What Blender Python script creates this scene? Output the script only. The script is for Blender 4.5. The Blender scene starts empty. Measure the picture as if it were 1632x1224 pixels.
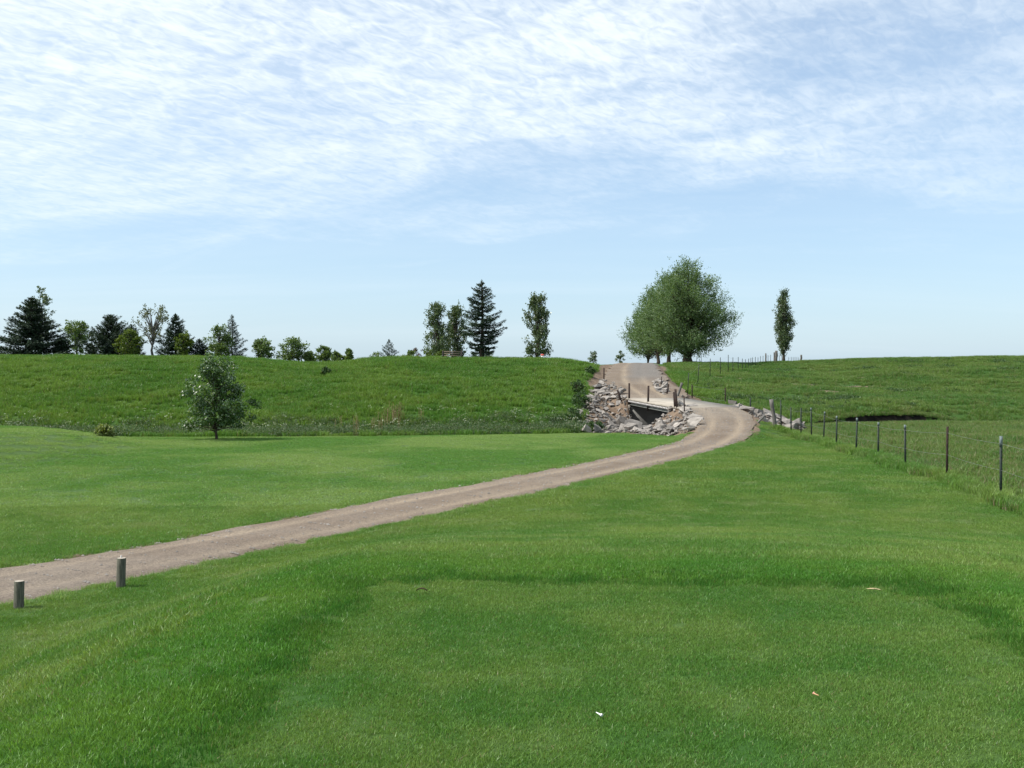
import bpy, bmesh, math, random
import numpy as np
from mathutils import Vector, Matrix

# ------------------------------------------------------------------ camera, sky, sun, exposure
S = bpy.context.scene
COL = S.collection
EYE = 1.65
F = 1700.0; CU, CV = 816.0, 612.0; HZ = 600.0          # focal length and centre in photo pixels, horizon row
PITCH = math.atan((CV - HZ) / F)

cam_d = bpy.data.cameras.new('camera'); cam_d.sensor_width = 36.0; cam_d.lens = F / 1632 * 36
cam_d.clip_start = 0.05; cam_d.clip_end = 6000
cam = bpy.data.objects.new('camera', cam_d); COL.objects.link(cam)
cam.location = (0, 0, EYE); cam.rotation_euler = (math.pi / 2 - PITCH, 0, 0)
S.camera = cam

SUN_EL = math.radians(52); SUN_AZ = math.radians(-99)    # azimuth from +Y (view direction), negative = to the left
sun_dir = Vector((math.sin(SUN_AZ) * math.cos(SUN_EL), math.cos(SUN_AZ) * math.cos(SUN_EL), math.sin(SUN_EL)))
ld = bpy.data.lights.new('sun', 'SUN'); ld.energy = 4.2; ld.angle = math.radians(0.6); ld.color = (1.0, 0.955, 0.88)
sun = bpy.data.objects.new('sun', ld); COL.objects.link(sun)
sun.rotation_euler = (-sun_dir).to_track_quat('-Z', 'Y').to_euler(); sun.location = (-30, 10, 40)

W = bpy.data.worlds.new('World'); S.world = W; W.use_nodes = True
def build_world():
    nt = W.node_tree; N = nt.nodes; L = nt.links; N.clear()
    def n(t, **k):
        x = N.new(t)
        for a, b in k.items(): setattr(x, a, b)
        return x
    def m(op, a, b=None, c=None, clamp=False):
        x = n('ShaderNodeMath', operation=op, use_clamp=clamp)
        for i, q in enumerate((a, b, c)):
            if q is None: continue
            if isinstance(q, (int, float)): x.inputs[i].default_value = q
            else: L.new(q, x.inputs[i])
        return x.outputs[0]
    def sstep(v, lo, hi):
        x = n('ShaderNodeMapRange', interpolation_type='SMOOTHSTEP')
        L.new(v, x.inputs[0]); x.inputs[1].default_value = lo; x.inputs[2].default_value = hi
        return x.outputs[0]
    def comb(x, y, z=0.0):
        c = n('ShaderNodeCombineXYZ')
        for i, q in enumerate((x, y, z)):
            if isinstance(q, (int, float)): c.inputs[i].default_value = q
            else: L.new(q, c.inputs[i])
        return c.outputs[0]
    def noise(vec, scale, detail, rough=0.5, dist=0.0):
        x = n('ShaderNodeTexNoise'); x.inputs['Scale'].default_value = scale; x.inputs['Detail'].default_value = detail
        x.inputs['Roughness'].default_value = rough; x.inputs['Distortion'].default_value = dist
        L.new(vec, x.inputs['Vector']); return x.outputs['Fac']
    out = n('ShaderNodeOutputWorld'); bg = n('ShaderNodeBackground'); bg.inputs[1].default_value = SKY_STRENGTH
    sky = n('ShaderNodeTexSky', sky_type='NISHITA', sun_disc=False)
    sky.sun_elevation = SUN_EL; sky.sun_rotation = SUN_AZ
    sky.altitude = 400; sky.air_density = 1.0; sky.dust_density = 1.2; sky.ozone_density = 1.0
    tc = n('ShaderNodeTexCoord'); sp = n('ShaderNodeSeparateXYZ'); L.new(tc.outputs['Generated'], sp.inputs[0])
    z = m('ADD', m('MAXIMUM', sp.outputs[2], 0.0), 0.15)      # the deck curves down to the horizon
    px = m('DIVIDE', sp.outputs[0], z); py = m('DIVIDE', sp.outputs[1], z)
    p = comb(px, py)
    # rows of small altocumulus, drawn out along one wind direction
    def turned(deg, along, across):       # turn first, then stretch along the rows
        mp = n('ShaderNodeMapping', vector_type='TEXTURE'); mp.inputs['Rotation'].default_value = (0, 0, math.radians(deg)); mp.inputs['Scale'].default_value = (along, across, 1)
        L.new(p, mp.inputs[0]); return mp.outputs[0]
    cells = noise(turned(38, 1.0, 0.72), 10.0, 4, 0.58, 0.9)
    ripple = noise(turned(50, 1.0, 0.46), 15.0, 3, 0.55, 1.2)
    veil = noise(turned(-20, 1.5, 0.8), 2.0, 6, 0.58, 0.5)
    big = noise(p, 0.55, 3, 0.5)
    wob = m('MULTIPLY', m('SUBTRACT', veil, 0.5), 2.2)
    edge_y = m('SUBTRACT', m('ADD', m('MULTIPLY', px, -0.10), 3.1), py)       # the deck ends some way out
    edge_x = m('SUBTRACT', 0.75, px)                                         # and thins to one side
    e1 = sstep(m('ADD', edge_y, wob), -0.8, 1.2)
    e2 = sstep(m('ADD', edge_x, wob), -0.9, 0.9)
    cover = m('MULTIPLY', e1, m('MULTIPLY_ADD', e2, 0.62, 0.38))
    puff = sstep(m('ADD', m('ADD', m('MULTIPLY', cells, 0.40), m('MULTIPLY', ripple, 0.34)), m('MULTIPLY', veil, 0.26)), 0.34, 0.64)
    dens = m('MULTIPLY', cover, m('MULTIPLY_ADD', puff, 0.62, 0.38), clamp=True)
    st = n('ShaderNodeMapping'); st.inputs['Scale'].default_value = (0.22, 1.0, 1); L.new(p, st.inputs[0])
    thin = sstep(noise(st.outputs[0], 0.9, 5, 0.6, 0.4), 0.42, 0.75)
    dens = m('MAXIMUM', dens, m('MULTIPLY', thin, 0.16))
    hz = m('POWER', m('SUBTRACT', 1.0, m('MAXIMUM', sp.outputs[2], 0.0)), 9.0)  # pale air low down, all the way round
    tint = n('ShaderNodeMixRGB'); tint.blend_type = 'MIX'
    L.new(m('MULTIPLY_ADD', hz, 0.40, 0.24), tint.inputs[0]); L.new(sky.outputs[0], tint.inputs[1])
    tint.inputs[2].default_value = (2.85, 4.25, 5.75, 1)
    mix = n('ShaderNodeMixRGB'); L.new(m('MULTIPLY', dens, 0.92), mix.inputs[0]); L.new(tint.outputs[0], mix.inputs[1])
    mix.inputs[2].default_value = (6.0, 6.45, 6.7, 1)
    L.new(mix.outputs[0], bg.inputs[0]); L.new(bg.outputs[0], out.inputs[0])
SKY_STRENGTH = 0.115
build_world()
S.view_settings.view_transform = 'Standard'; S.view_settings.look = 'None'
S.view_settings.exposure = 0.60; S.view_settings.gamma = 1.0
S.render.engine = 'CYCLES'
S.cycles.use_denoising = True
S.cycles.max_bounces = 6; S.cycles.diffuse_bounces = 3; S.cycles.transmission_bounces = 4; S.cycles.transparent_max_bounces = 4

# ------------------------------------------------------------------ helpers
RNG = np.random.default_rng(7)
def tag(o, label=None, cat=None, group=None, kind=None):
    if label: o['label'] = label
    if cat: o['category'] = cat
    if group: o['group'] = group
    if kind: o['kind'] = kind
    return o
def empty(name, loc=(0, 0, 0), rz=0.0):
    o = bpy.data.objects.new(name, None); COL.objects.link(o); o.location = loc; o.rotation_euler = (0, 0, rz)
    o.empty_display_size = 0.2
    return o
class Geo:
    """collects vertices and faces for one mesh"""
    def __init__(s): s.v = []; s.f = []; s.n = 0
    def add(s, v, f):
        v = np.asarray(v, float).reshape(-1, 3); s.v.append(v)
        s.f.append(np.asarray(f, int) + s.n); s.n += len(v)
    def box(s, c, size, R=None):
        h = np.array(size) / 2
        v = np.array([[x, y, z] for x in (-1, 1) for y in (-1, 1) for z in (-1, 1)]) * h
        if R is not None: v = v @ np.asarray(R).T
        s.add(v + np.asarray(c), [[0, 1, 3, 2], [4, 6, 7, 5], [0, 4, 5, 1], [2, 3, 7, 6], [0, 2, 6, 4], [1, 5, 7, 3]])
    def tube(s, pts, rad, sides=5, cap=True):
        pts = np.asarray(pts, float); k = len(pts)
        rad = np.broadcast_to(np.asarray(rad, float), (k,))
        t = np.gradient(pts, axis=0); t /= np.linalg.norm(t, axis=1)[:, None] + 1e-9
        ref = np.where(np.abs(t[:, 2:3]) > 0.9, [[1.0, 0, 0]], [[0, 0, 1.0]])
        a = np.cross(t, ref); a /= np.linalg.norm(a, axis=1)[:, None] + 1e-9
        b = np.cross(t, a)
        th = np.arange(sides) * 2 * np.pi / sides
        ring = (a[:, None, :] * np.cos(th)[None, :, None] + b[:, None, :] * np.sin(th)[None, :, None]) * rad[:, None, None] + pts[:, None, :]
        i, j = np.meshgrid(np.arange(k - 1), np.arange(sides), indexing='ij')
        q = np.stack([i * sides + j, i * sides + (j + 1) % sides, (i + 1) * sides + (j + 1) % sides, (i + 1) * sides + j], -1).reshape(-1, 4)
        base = s.n
        s.add(ring.reshape(-1, 3), q)
        if cap:
            s.f.append(np.array([[base + (k - 1) * sides + j for j in range(sides)]]) if sides == 4 else
                       np.array([[base + (k - 1) * sides, base + (k - 1) * sides + j, base + (k - 1) * sides + j + 1] for j in range(1, sides - 1)]))
    def build(s, name, mat=None, parent=None, smooth=False):
        me = bpy.data.meshes.new(name)
        V = np.concatenate(s.v) if s.v else np.zeros((0, 3))
        loops = []; starts = []; tot = []; c = 0
        for f in s.f:
            k = f.shape[1]; loops.append(f.reshape(-1)); starts.append(c + np.arange(len(f)) * k); tot.append(np.full(len(f), k)); c += f.size
        me.vertices.add(len(V)); me.vertices.foreach_set('co', V.reshape(-1))
        if c:
            loops = np.concatenate(loops); starts = np.concatenate(starts); tot = np.concatenate(tot)
            me.loops.add(c); me.loops.foreach_set('vertex_index', loops.astype(np.int32))
            me.polygons.add(len(starts)); me.polygons.foreach_set('loop_start', starts.astype(np.int32)); me.polygons.foreach_set('loop_total', tot.astype(np.int32))
            if smooth: me.polygons.foreach_set('use_smooth', np.ones(len(starts), bool))
        me.update(calc_edges=True); me.validate()
        if mat: me.materials.append(mat)
        o = bpy.data.objects.new(name, me)
        COL.objects.link(o)
        if parent: o.parent = parent
        return o

def hash2(ix, iy, seed):
    h = (ix.astype(np.int64) * 374761393 + iy.astype(np.int64) * 668265263 + seed * 1442695) & 0x7fffffff
    h = ((h ^ (h >> 13)) * 1274126177) & 0x7fffffff
    return ((h ^ (h >> 16)) & 0xffff) / 65535.0
def vnoise(x, y, scale, seed=0, octv=3):
    t = 0; amp = 1; tot = 0
    x = np.asarray(x, float) / scale; y = np.asarray(y, float) / scale
    for o in range(octv):
        ix = np.floor(x); iy = np.floor(y); fx = x - ix; fy = y - iy
        fx = fx * fx * (3 - 2 * fx); fy = fy * fy * (3 - 2 * fy)
        a = hash2(ix, iy, seed + o); b = hash2(ix + 1, iy, seed + o); c = hash2(ix, iy + 1, seed + o); d = hash2(ix + 1, iy + 1, seed + o)
        t = t + amp * ((a * (1 - fx) + b * fx) * (1 - fy) + (c * (1 - fx) + d * fx) * fy - 0.5)
        tot += amp; amp *= 0.5; x = x * 2.03 + 17.1; y = y * 2.03 + 5.7
    return t / tot * 2
def sm(a, b, x):
    t = np.clip((x - a) / (b - a), 0, 1); return t * t * (3 - 2 * t)

# ------------------------------------------------------------------ the lie of the land (metres; tee surface z = 0)
TEE = (-1.33, 3.02, -6.0, 8.45)
def tee_d(X, Y):
    rot = 0.06
    x = X - 0.045 * (Y - 8.4) * 0
    dx = np.maximum(np.maximum(TEE[0] + 0.07 * (Y - 4.5) - X, X - TEE[1]), 0.0); dxs = np.where(X < 0, dx * 2.3, dx * 1.15)
    dy = np.maximum(Y - (TEE[3] - 0.05 * (X - 0.8)), 0.0)
    return np.hypot(dxs, dy), np.hypot(dx, dy)
CRK = np.array([(-400, 40), (-80, 50), (-40, 53), (-20, 54), (0, 55.2), (6, 57), (9, 58.4), (14, 60), (22, 64), (40, 67), (80, 71), (400, 90)], float)
def creek_y(X): return np.interp(X, CRK[:, 0], CRK[:, 1])
CREST = np.array([  # X, crest Y, crest z
    (-400, 82, 3.2), (-37, 78, 3.14), (-23.7, 78, 3.09), (-20, 78, 2.98), (-17.7, 78, 2.80), (-15.4, 78, 2.62), (-12.7, 78, 2.62), (-10.8, 78, 2.86),
    (-8, 78, 3.02), (-2.6, 78, 3.0), (3.0, 78, 2.92), (4.6, 79, 2.80), (6.5, 86, 2.72), (9, 95, 2.86), (13.6, 97, 2.9), (17.5, 104, 3.0), (23.7, 105, 2.95),
    (27, 108, 3.16), (30, 106, 3.24), (36, 106, 3.45), (50, 106, 3.68), (120, 110, 4.4), (400, 120, 5)], float)
def natural(X, Y):
    X = np.asarray(X, float); Y = np.asarray(Y, float)
    ds, d0 = tee_d(X, Y)
    base = -1.0 - 0.36 * sm(3.5, -6, X) * sm(36, 17, Y) - 0.25 * sm(-8, -25, X) * sm(25, 5, Y)
    near = base * sm(0, 12.3, ds) + 0.045 * sm(0.0, 0.8, d0) * sm(2.4, 1.0, d0)
    near = near + 0.05 * vnoise(X, Y, 7.0, 3, 2) * sm(1.5, 6, d0)
    # raised putting green, one flank falling to the fairway
    gx = (X + 22.0) / 7.6; gy = (Y - 37.5) / 8.5
    near = near + 0.70 * sm(1.22, 0.55, np.sqrt(gx * gx + gy * gy))
    yc = creek_y(X); s = Y - yc
    near = near - 0.10 * sm(-9, -4, s) * sm(8, -2, X)
    cy = np.interp(X, CREST[:, 0], CREST[:, 1]); cz = np.interp(X, CREST[:, 0], CREST[:, 2])
    s0 = 1.0
    t = np.clip((s - s0) / (cy - yc - s0), 0, 1)
    g = 1 - (1 - t) ** 1.32
    rough = sm(12, 22, X)
    far = -1.0 + (cz + 0.88) * g - 0.006 * np.clip(Y - cy, 0, 60)
    und = ((0.80 * vnoise(X * 0.6, Y, 9.0, 11, 3) + 0.14 * vnoise(X * 0.5, Y, 2.6, 12, 2)) * rough + 0.14 * vnoise(X, Y, 5.0, 21, 3) * (1 - rough) * sm(6, 0, X)) * np.sin(np.pi * np.clip(t, 0, 1)) ** 0.7
    far = far + und + 0.025 * vnoise(X, Y, 1.3, 5, 2) * sm(0, .1, t)
    z = np.where(s > s0, far, near + (-1.0 - near) * sm(-3, s0, s))
    bank = sm(13, 17, X)
    z = z - (0.75 - 0.1 * bank) * np.exp(-((s + 0.4) / 1.5) ** 2)
    z = z + (0.45 + 0.45 * sm(18, 21, X) * sm(27, 24, X) + 0.25 * vnoise(X, Y * 0, 2.0, 8, 2)) * bank * sm(-0.1, 0.35, s) * sm(11, 1, s)           # undercut far bank
    return z
def raycast(fn, u, v, y0=3.0, y1=160.0, n=1400):
    u = np.atleast_1d(np.asarray(u, float)); v = np.atleast_1d(np.asarray(v, float))
    k = (CV - v) / F; c, s_ = math.cos(PITCH), math.sin(PITCH)
    dx = (u - CU) / F; dy = c + k * s_; dz = -s_ + k * c
    Y = np.geomspace(y0, y1, n)
    X = (dx / dy)[:, None] * Y; Z = EYE + (dz / dy)[:, None] * Y
    hit = fn(X, np.broadcast_to(Y, X.shape)) >= Z
    i = np.where(hit.any(1), hit.argmax(1), n - 1)
    r = np.arange(len(u))
    return X[r, i], Y[i]
def project(X, Y, Z):
    c, s_ = math.cos(PITCH), math.sin(PITCH)
    d = Y * c - (Z - EYE) * s_; up = Y * s_ + (Z - EYE) * c
    d = np.where(d < 0.1, 0.1, d)
    return CU + F * X / d, CV - F * up / d
def at_x(u, Y): return (u - CU) / F * Y
def z_at(v, Y):
    k = (CV - v) / F; c, s_ = math.cos(PITCH), math.sin(PITCH)
    return EYE + (-s_ + k * c) / (c + k * s_) * Y

# --- the gravel path: photo outline of its two edges, laid on the land
up_px = [(0, 904), (98, 888), (200, 873), (300, 855), (400, 839), (501, 816), (601, 799), (700, 781), (800, 763), (901, 743), (984, 726), (1045, 712), (1084, 703)]
lo_px = [(0, 974), (98, 950), (200, 926), (300, 900), (400, 879), (501, 859), (601, 839), (700, 820), (800, 797), (901, 776), (999, 752), (1060, 738), (1137, 719.6), (1176, 707)]
ux, uy = raycast(natural, *np.array(up_px).T); lx, ly = raycast(natural, *np.array(lo_px).T)
def resample(x, y, n):
    s = np.r_[0, np.cumsum(np.hypot(np.diff(x), np.diff(y)))]; t = np.linspace(0, s[-1], n)
    return np.interp(t, s, x), np.interp(t, s, y)
ux, uy = resample(ux, uy, 26); LX, LY = resample(lx, ly, 600)
pc = []
for a, b in zip(ux, uy):
    i = int(np.argmin((LX - a) ** 2 + (LY - b) ** 2)); X, Y = (a + LX[i]) / 2, (b + LY[i]) / 2
    pc.append([X, Y, float(natural(X, Y)), math.hypot(LX[i] - a, LY[i] - b) / 2])
print('path', np.round(np.array(pc)[::5], 2).tolist())
prof_y = [41.5, 44, 47, 51, 54, 62.5]; prof_z = [-0.97, -0.82, -0.56, -0.15, 0.09, 0.37]
bend = [(1106, 1192, 44.4), (1118, 1207, 46.2), (1118, 1205, 48.2), (1112, 1196, 50.6), (1098, 1181, 53.0)]
for l, r, Y in bend:
    xl, xr = at_x(l, Y), at_x(r, Y)
    pc.append([(xl + xr) / 2, Y, float(np.interp(Y, prof_y, prof_z)), (xr - xl) / 2])
BW = 3.4
BA = np.array([6.75, 62.0]); BB = np.array([8.25, 54.0])
be = (BA - BB) / np.linalg.norm(BA - BB); bn = np.array([be[1], -be[0]]); BL = float(np.linalg.norm(BA - BB))
ZB, ZA = 0.10, 0.36
cb = BB + bn * BW / 2; ca = BA + bn * BW / 2
pc.append([cb[0] - be[0] * 0.3, cb[1] - be[1] * 0.3, ZB - 0.01, BW / 2])
near_poly = np.array(pc)
# carry the near end on past the left of the frame
d0 = near_poly[0, :2] - near_poly[2, :2]; d0 /= np.linalg.norm(d0)
ext = []
for k in (18, 12, 8, 4, 2):
    q = near_poly[0, :2] + d0 * k + np.array([-0.012 * k * k, 0.006 * k * k]); ext.append([q[0], q[1], float(natural(q[0], q[1])), near_poly[0, 3]])
near_poly = np.vstack([np.array(ext), near_poly])
# even out the centre line
for _ in range(2): near_poly[1:-3, :] = (near_poly[:-4, :] + 2 * near_poly[1:-3, :] + near_poly[2:-2, :]) / 4
far_poly = np.array([[ca[0] + be[0] * 0.2, ca[1] + be[1] * 0.2, ZA, BW / 2], [8.35, 64.6, 0.62, 2.2], [8.1, 68, 1.0, 2.4], [8.2, 72, 1.42, 2.3], [8.7, 77, 1.88, 2.1],
                     [9.5, 84, 2.35, 1.95], [10.4, 90, 2.68, 1.75], [11.2, 96, 2.88, 1.65], [12.5, 104, 2.9, 1.6], [16, 125, 2.75, 1.6], [20, 160, 2.6, 1.6]])
def densify(P, step=0.5):
    s = np.r_[0, np.cumsum(np.hypot(np.diff(P[:, 0]), np.diff(P[:, 1])))]
    t = np.linspace(0, s[-1], int(s[-1] / step) + 2)
    # Catmull-like smoothing by averaging linear samples
    Q = np.stack([np.interp(t, s, P[:, k]) for k in range(4)], 1)
    for _ in range(6): Q[1:-1] = (Q[:-2] + 2 * Q[1:-1] + Q[2:]) / 4
    return Q
near_q = densify(near_poly); far_q = densify(far_poly)
def poly_dist(X, Y, Q):
    sh = np.shape(X); x = np.ravel(X); y = np.ravel(Y)
    best = np.full(x.shape, 1e9); bz = np.zeros(x.shape); bw = np.zeros(x.shape)
    P = Q[::2] if (len(Q) - 1) % 2 == 0 else np.vstack([Q[::2], Q[-1:]])
    for a, b in zip(P[:-1], P[1:]):
        d = b[:2] - a[:2]; l2 = d @ d + 1e-9
        t = np.clip(((x - a[0]) * d[0] + (y - a[1]) * d[1]) / l2, 0, 1)
        dd = np.hypot(x - a[0] - t * d[0], y - a[1] - t * d[1])
        k = dd < best
        best = np.where(k, dd, best); bz = np.where(k, a[2] + t * (b[2] - a[2]), bz); bw = np.where(k, a[3] + t * (b[3] - a[3]), bw)
    return best.reshape(sh), bz.reshape(sh), bw.reshape(sh)
def bridge_frame(X, Y):
    dx, dy = X - BB[0], Y - BB[1]
    return dx * be[0] + dy * be[1], dx * bn[0] + dy * bn[1]
def path_info(X, Y):
    d1, z1, w1 = poly_dist(X, Y, near_q); d2, z2, w2 = poly_dist(X, Y, far_q)
    return d1, z1, w1, d2, z2, w2
def ground_full(X, Y):
    X = np.asarray(X, float); Y = np.asarray(Y, float)
    z = natural(X, Y)
    d1, z1, w1, d2, z2, w2 = path_info(X, Y)
    al, la = bridge_frame(X, Y)
    dig = sm(-1.9, -0.7, la) * sm(BW + 4, BW + 1, la) * sm(-0.6, 0.6, al) * (al < BL + 0.34)      # the waterway under the deck
    z = np.minimum(z, z * (1 - dig) + (-1.55) * dig)
    corr = (al > 0) & (al < BL + 0.30) & (la > -0.05) & (la < BW + 0.05)
    e1 = np.maximum(d1 - w1, 0); e2 = np.maximum(d2 - w2, 0)
    f1 = sm(40, 46, Y)
    left = la < BW / 2
    sl1 = np.where((al > 0.15) & (la < BW), 1.0, 1.0) * np.where(left, 0.36 + 0.30 * sm(48.5, 51.5, Y), 0.30)
    sl1 = np.where((al > 0.15) & (la < BW + 0.3), 1.15, sl1)
    z = np.where(Y > 34, np.maximum(z, z1 - sl1 * e1 - 0.03 * f1), z)
    e2 = np.where((al < BL + 0.1) & (la > -1.6), e2 * (1 + 1.0 * sm(-1.6, -0.4, la)), e2)
    fill2 = z2 - 0.66 * e2 - 0.03
    cut2 = z2 + 0.55 * e2 + 0.03
    zz = np.maximum(z, fill2)
    zz = np.where(e2 < 9, np.minimum(zz, np.maximum(cut2, fill2)), zz)
    z = np.where(corr, z, zz)
    lower = 0.07
    z = np.where(d1 < w1 - 0.05, np.minimum(z, z1) - lower, z)
    z = np.where((d2 < w2 - 0.05) & ~corr, np.minimum(z, z2) - lower, z)
    return z
# fast lookup on the same grid the ground sheet uses
def axis(a, b, step, lo, hi, g):
    c = list(np.arange(a, b + 1e-6, step)); s = step; x = a
    L = []
    while x > lo: s *= g; x -= s; L.append(x)
    R = []; s = step; x = c[-1]
    while x < hi: s *= g; x += s; R.append(x)
    return np.array(L[::-1] + c + R)
gx = axis(-44, 58, 0.34, -1800, 1800, 1.22); gy = axis(1.0, 112, 0.30, -400, 3000, 1.22)
GX, GY = np.meshgrid(gx, gy, indexing='ij')
GZ = ground_full(GX, GY)
def ground(X, Y):
    X = np.asarray(X, float); Y = np.asarray(Y, float)
    i = np.clip(np.searchsorted(gx, X) - 1, 0, len(gx) - 2); j = np.clip(np.searchsorted(gy, Y) - 1, 0, len(gy) - 2)
    fx = (X - gx[i]) / (gx[i + 1] - gx[i]); fy = (Y - gy[j]) / (gy[j + 1] - gy[j])
    return (GZ[i, j] * (1 - fx) + GZ[i + 1, j] * fx) * (1 - fy) + (GZ[i, j + 1] * (1 - fx) + GZ[i + 1, j + 1] * fx) * fy
def gz(x, y): return float(ground(np.array([x]), np.array([y]))[0])
def hit(u, v):
    x, y = raycast(ground, u, v); return float(x[0]), float(y[0])
def normals(X, Y, e=0.25):
    nx = -(ground(X + e, Y) - ground(X - e, Y)) / (2 * e); ny = -(ground(X, Y + e) - ground(X, Y - e)) / (2 * e)
    n = np.stack([nx, ny, np.ones_like(nx)], -1); return n / np.linalg.norm(n, axis=-1, keepdims=True)
def inpoly(u, v, poly):
    c = np.zeros(np.shape(u), bool); P = np.array(poly, float)
    for (x0, y0), (x1, y1) in zip(P, np.roll(P, -1, 0)):
        k = ((y0 > v) != (y1 > v)) & (u < (x1 - x0) * (v - y0) / (y1 - y0 + 1e-12) + x0)
        c ^= k
    return c
def world_poly(px):
    return [hit(u, v) for u, v in px]
# rubble areas, as outlines on the ground
PILE_L = world_poly([(958, 606), (976, 609), (990, 622), (998, 640), (1003, 660), (1012, 671), (1000, 690), (950, 691), (930, 690), (920, 668), (934, 640), (950, 620)])
PILE_R = world_poly([(1062, 650), (1090, 648), (1108, 662), (1113, 680), (1100, 689), (1000, 691), (1003, 676), (1030, 668)])
PILE_E = world_poly([(1168, 647), (1186, 651), (1204, 659), (1222, 663), (1248, 668), (1268, 676), (1288, 687), (1262, 686), (1236, 681), (1216, 672), (1196, 662)])
PILE_B = world_poly([(1040, 612), (1050, 609), (1060, 614), (1066, 628), (1058, 632), (1046, 626)])
def in_piles(X, Y):
    r = np.zeros(np.shape(X), bool)
    for P in (PILE_L, PILE_R, PILE_E, PILE_B): r |= inpoly(X, Y, P)
    return r
# fence line: base pixels of the pasture fence, nearest first
FENCE_PX = [(1595, 796, 695), (1509, 763, 680), (1443, 747, 677), (1399.5, 729, 673), (1364.5, 723, 666), (1333, 713, 663), (1312.5, 704, 656),
            (1293.5, 701, 650), (1276.5, 697, 650), (1261, 692, 649), (1245, 686, 638), (1196, 655, 634), (1156, 645, 618.5), (1103, 634, 612.5)]
fb = [hit(u, v) for u, v, _ in FENCE_PX]
e = np.array(fb[0]) - np.array(fb[1])
fb_ext = [(fb[0][0] + e[0] * 1.0, fb[0][1] + e[1] * 1.0), (fb[0][0] + e[0] * 2.2, fb[0][1] + e[1] * 2.1), (fb[0][0] + e[0] * 3.4, fb[0][1] + e[1] * 3.2)]
fence_xy = np.array(fb_ext[::-1] + fb[:11])
o = np.argsort(fence_xy[:, 1]); FY, FX = fence_xy[o, 1], fence_xy[o, 0]
def fence_x(Y): return np.where(Y < FY[0], FX[0] + (FY[0] - Y) * 0.5, np.interp(Y, FY, FX))
print('fence', np.round(np.array(fb), 1).tolist())

def zones(X, Y):
    """what grows where: dict of 0..1 masks"""
    s = Y - creek_y(X)
    d1, z1, w1, d2, z2, w2 = path_info(X, Y)
    al, la = bridge_frame(X, Y)
    onb = (al > -0.3) & (al < BL + 0.3) & (la > -0.2) & (la < BW + 0.2)
    onpath = (d1 < w1 + 0.03) | (d2 < w2 + 0.05) | onb
    edge = -6.2 + 0.35 * vnoise(X, Y, 3.0, 77, 2)
    mown = (s < edge + sm(2, 8, X) * 3.2) & (X < fence_x(Y) - 0.25) & (Y < 51.5)
    ds, dt = tee_d(X, Y)
    return dict(s=s, onpath=onpath, mown=mown, tee=dt < 0.02, dt=dt, piles=in_piles(X, Y), d1=d1 - w1, d2=d2 - w2)

# ------------------------------------------------------------------ materials
def newmat(name):
    m_ = bpy.data.materials.new(name); m_.use_nodes = True; nt = m_.node_tree; nt.nodes.clear()
    return m_, nt
class NB:
    def __init__(s, nt): s.nt = nt; s.N = nt.nodes; s.L = nt.links
    def n(s, t, **k):
        x = s.N.new(t)
        for a, b in k.items(): setattr(x, a, b)
        return x
    def put(s, sock, q):
        if isinstance(q, (int, float)): sock.default_value = q
        elif isinstance(q, (tuple, list)): sock.default_value = tuple(q) if len(q) == len(sock.default_value) else tuple(q) + (1,)
        else: s.L.new(q, sock)
    def math(s, op, a, b=0.0, clamp=False):
        x = s.n('ShaderNodeMath', operation=op, use_clamp=clamp); s.put(x.inputs[0], a); s.put(x.inputs[1], b); return x.outputs[0]
    def mix(s, f, a, b, mode='MIX'):
        x = s.n('ShaderNodeMixRGB', blend_type=mode); s.put(x.inputs[0], f); s.put(x.inputs[1], a); s.put(x.inputs[2], b); return x.outputs[0]
    def pos(s): return s.n('ShaderNodeNewGeometry').outputs['Position']
    def noise(s, vec, scale, detail=4, rough=0.55, dist=0.0, out='Fac'):
        x = s.n('ShaderNodeTexNoise'); s.L.new(vec, x.inputs['Vector']); x.inputs['Scale'].default_value = scale
        x.inputs['Detail'].default_value = detail; x.inputs['Roughness'].default_value = rough; x.inputs['Distortion'].default_value = dist
        return x.outputs[out]
    def rng(s, v, a, b, c=0.0, d=1.0):
        x = s.n('ShaderNodeMapRange', interpolation_type='SMOOTHSTEP'); s.put(x.inputs[0], v)
        for i, q in enumerate((a, b, c, d)): x.inputs[i + 1].default_value = q
        return x.outputs[0]
    def attr(s, name):
        return s.n('ShaderNodeAttribute', attribute_name=name).outputs['Fac']
    def bsdf(s, col, rough=0.8, spec=0.3, normal=None, metal=0.0):
        b = s.n('ShaderNodeBsdfPrincipled'); s.put(b.inputs['Base Color'], col); s.put(b.inputs['Roughness'], rough)
        s.put(b.inputs['Specular IOR Level'], spec); b.inputs['Metallic'].default_value = metal
        if normal is not None: s.L.new(normal, b.inputs['Normal'])
        return b.outputs[0]
    def bump(s, h, strength=0.5, dist=0.02):
        b = s.n('ShaderNodeBump'); b.inputs['Strength'].default_value = strength; b.inputs['Distance'].default_value = dist; s.L.new(h, b.inputs['Height']); return b.outputs[0]
    def out(s, sh):
        o_ = s.n('ShaderNodeOutputMaterial'); s.L.new(sh, o_.inputs[0])

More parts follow.
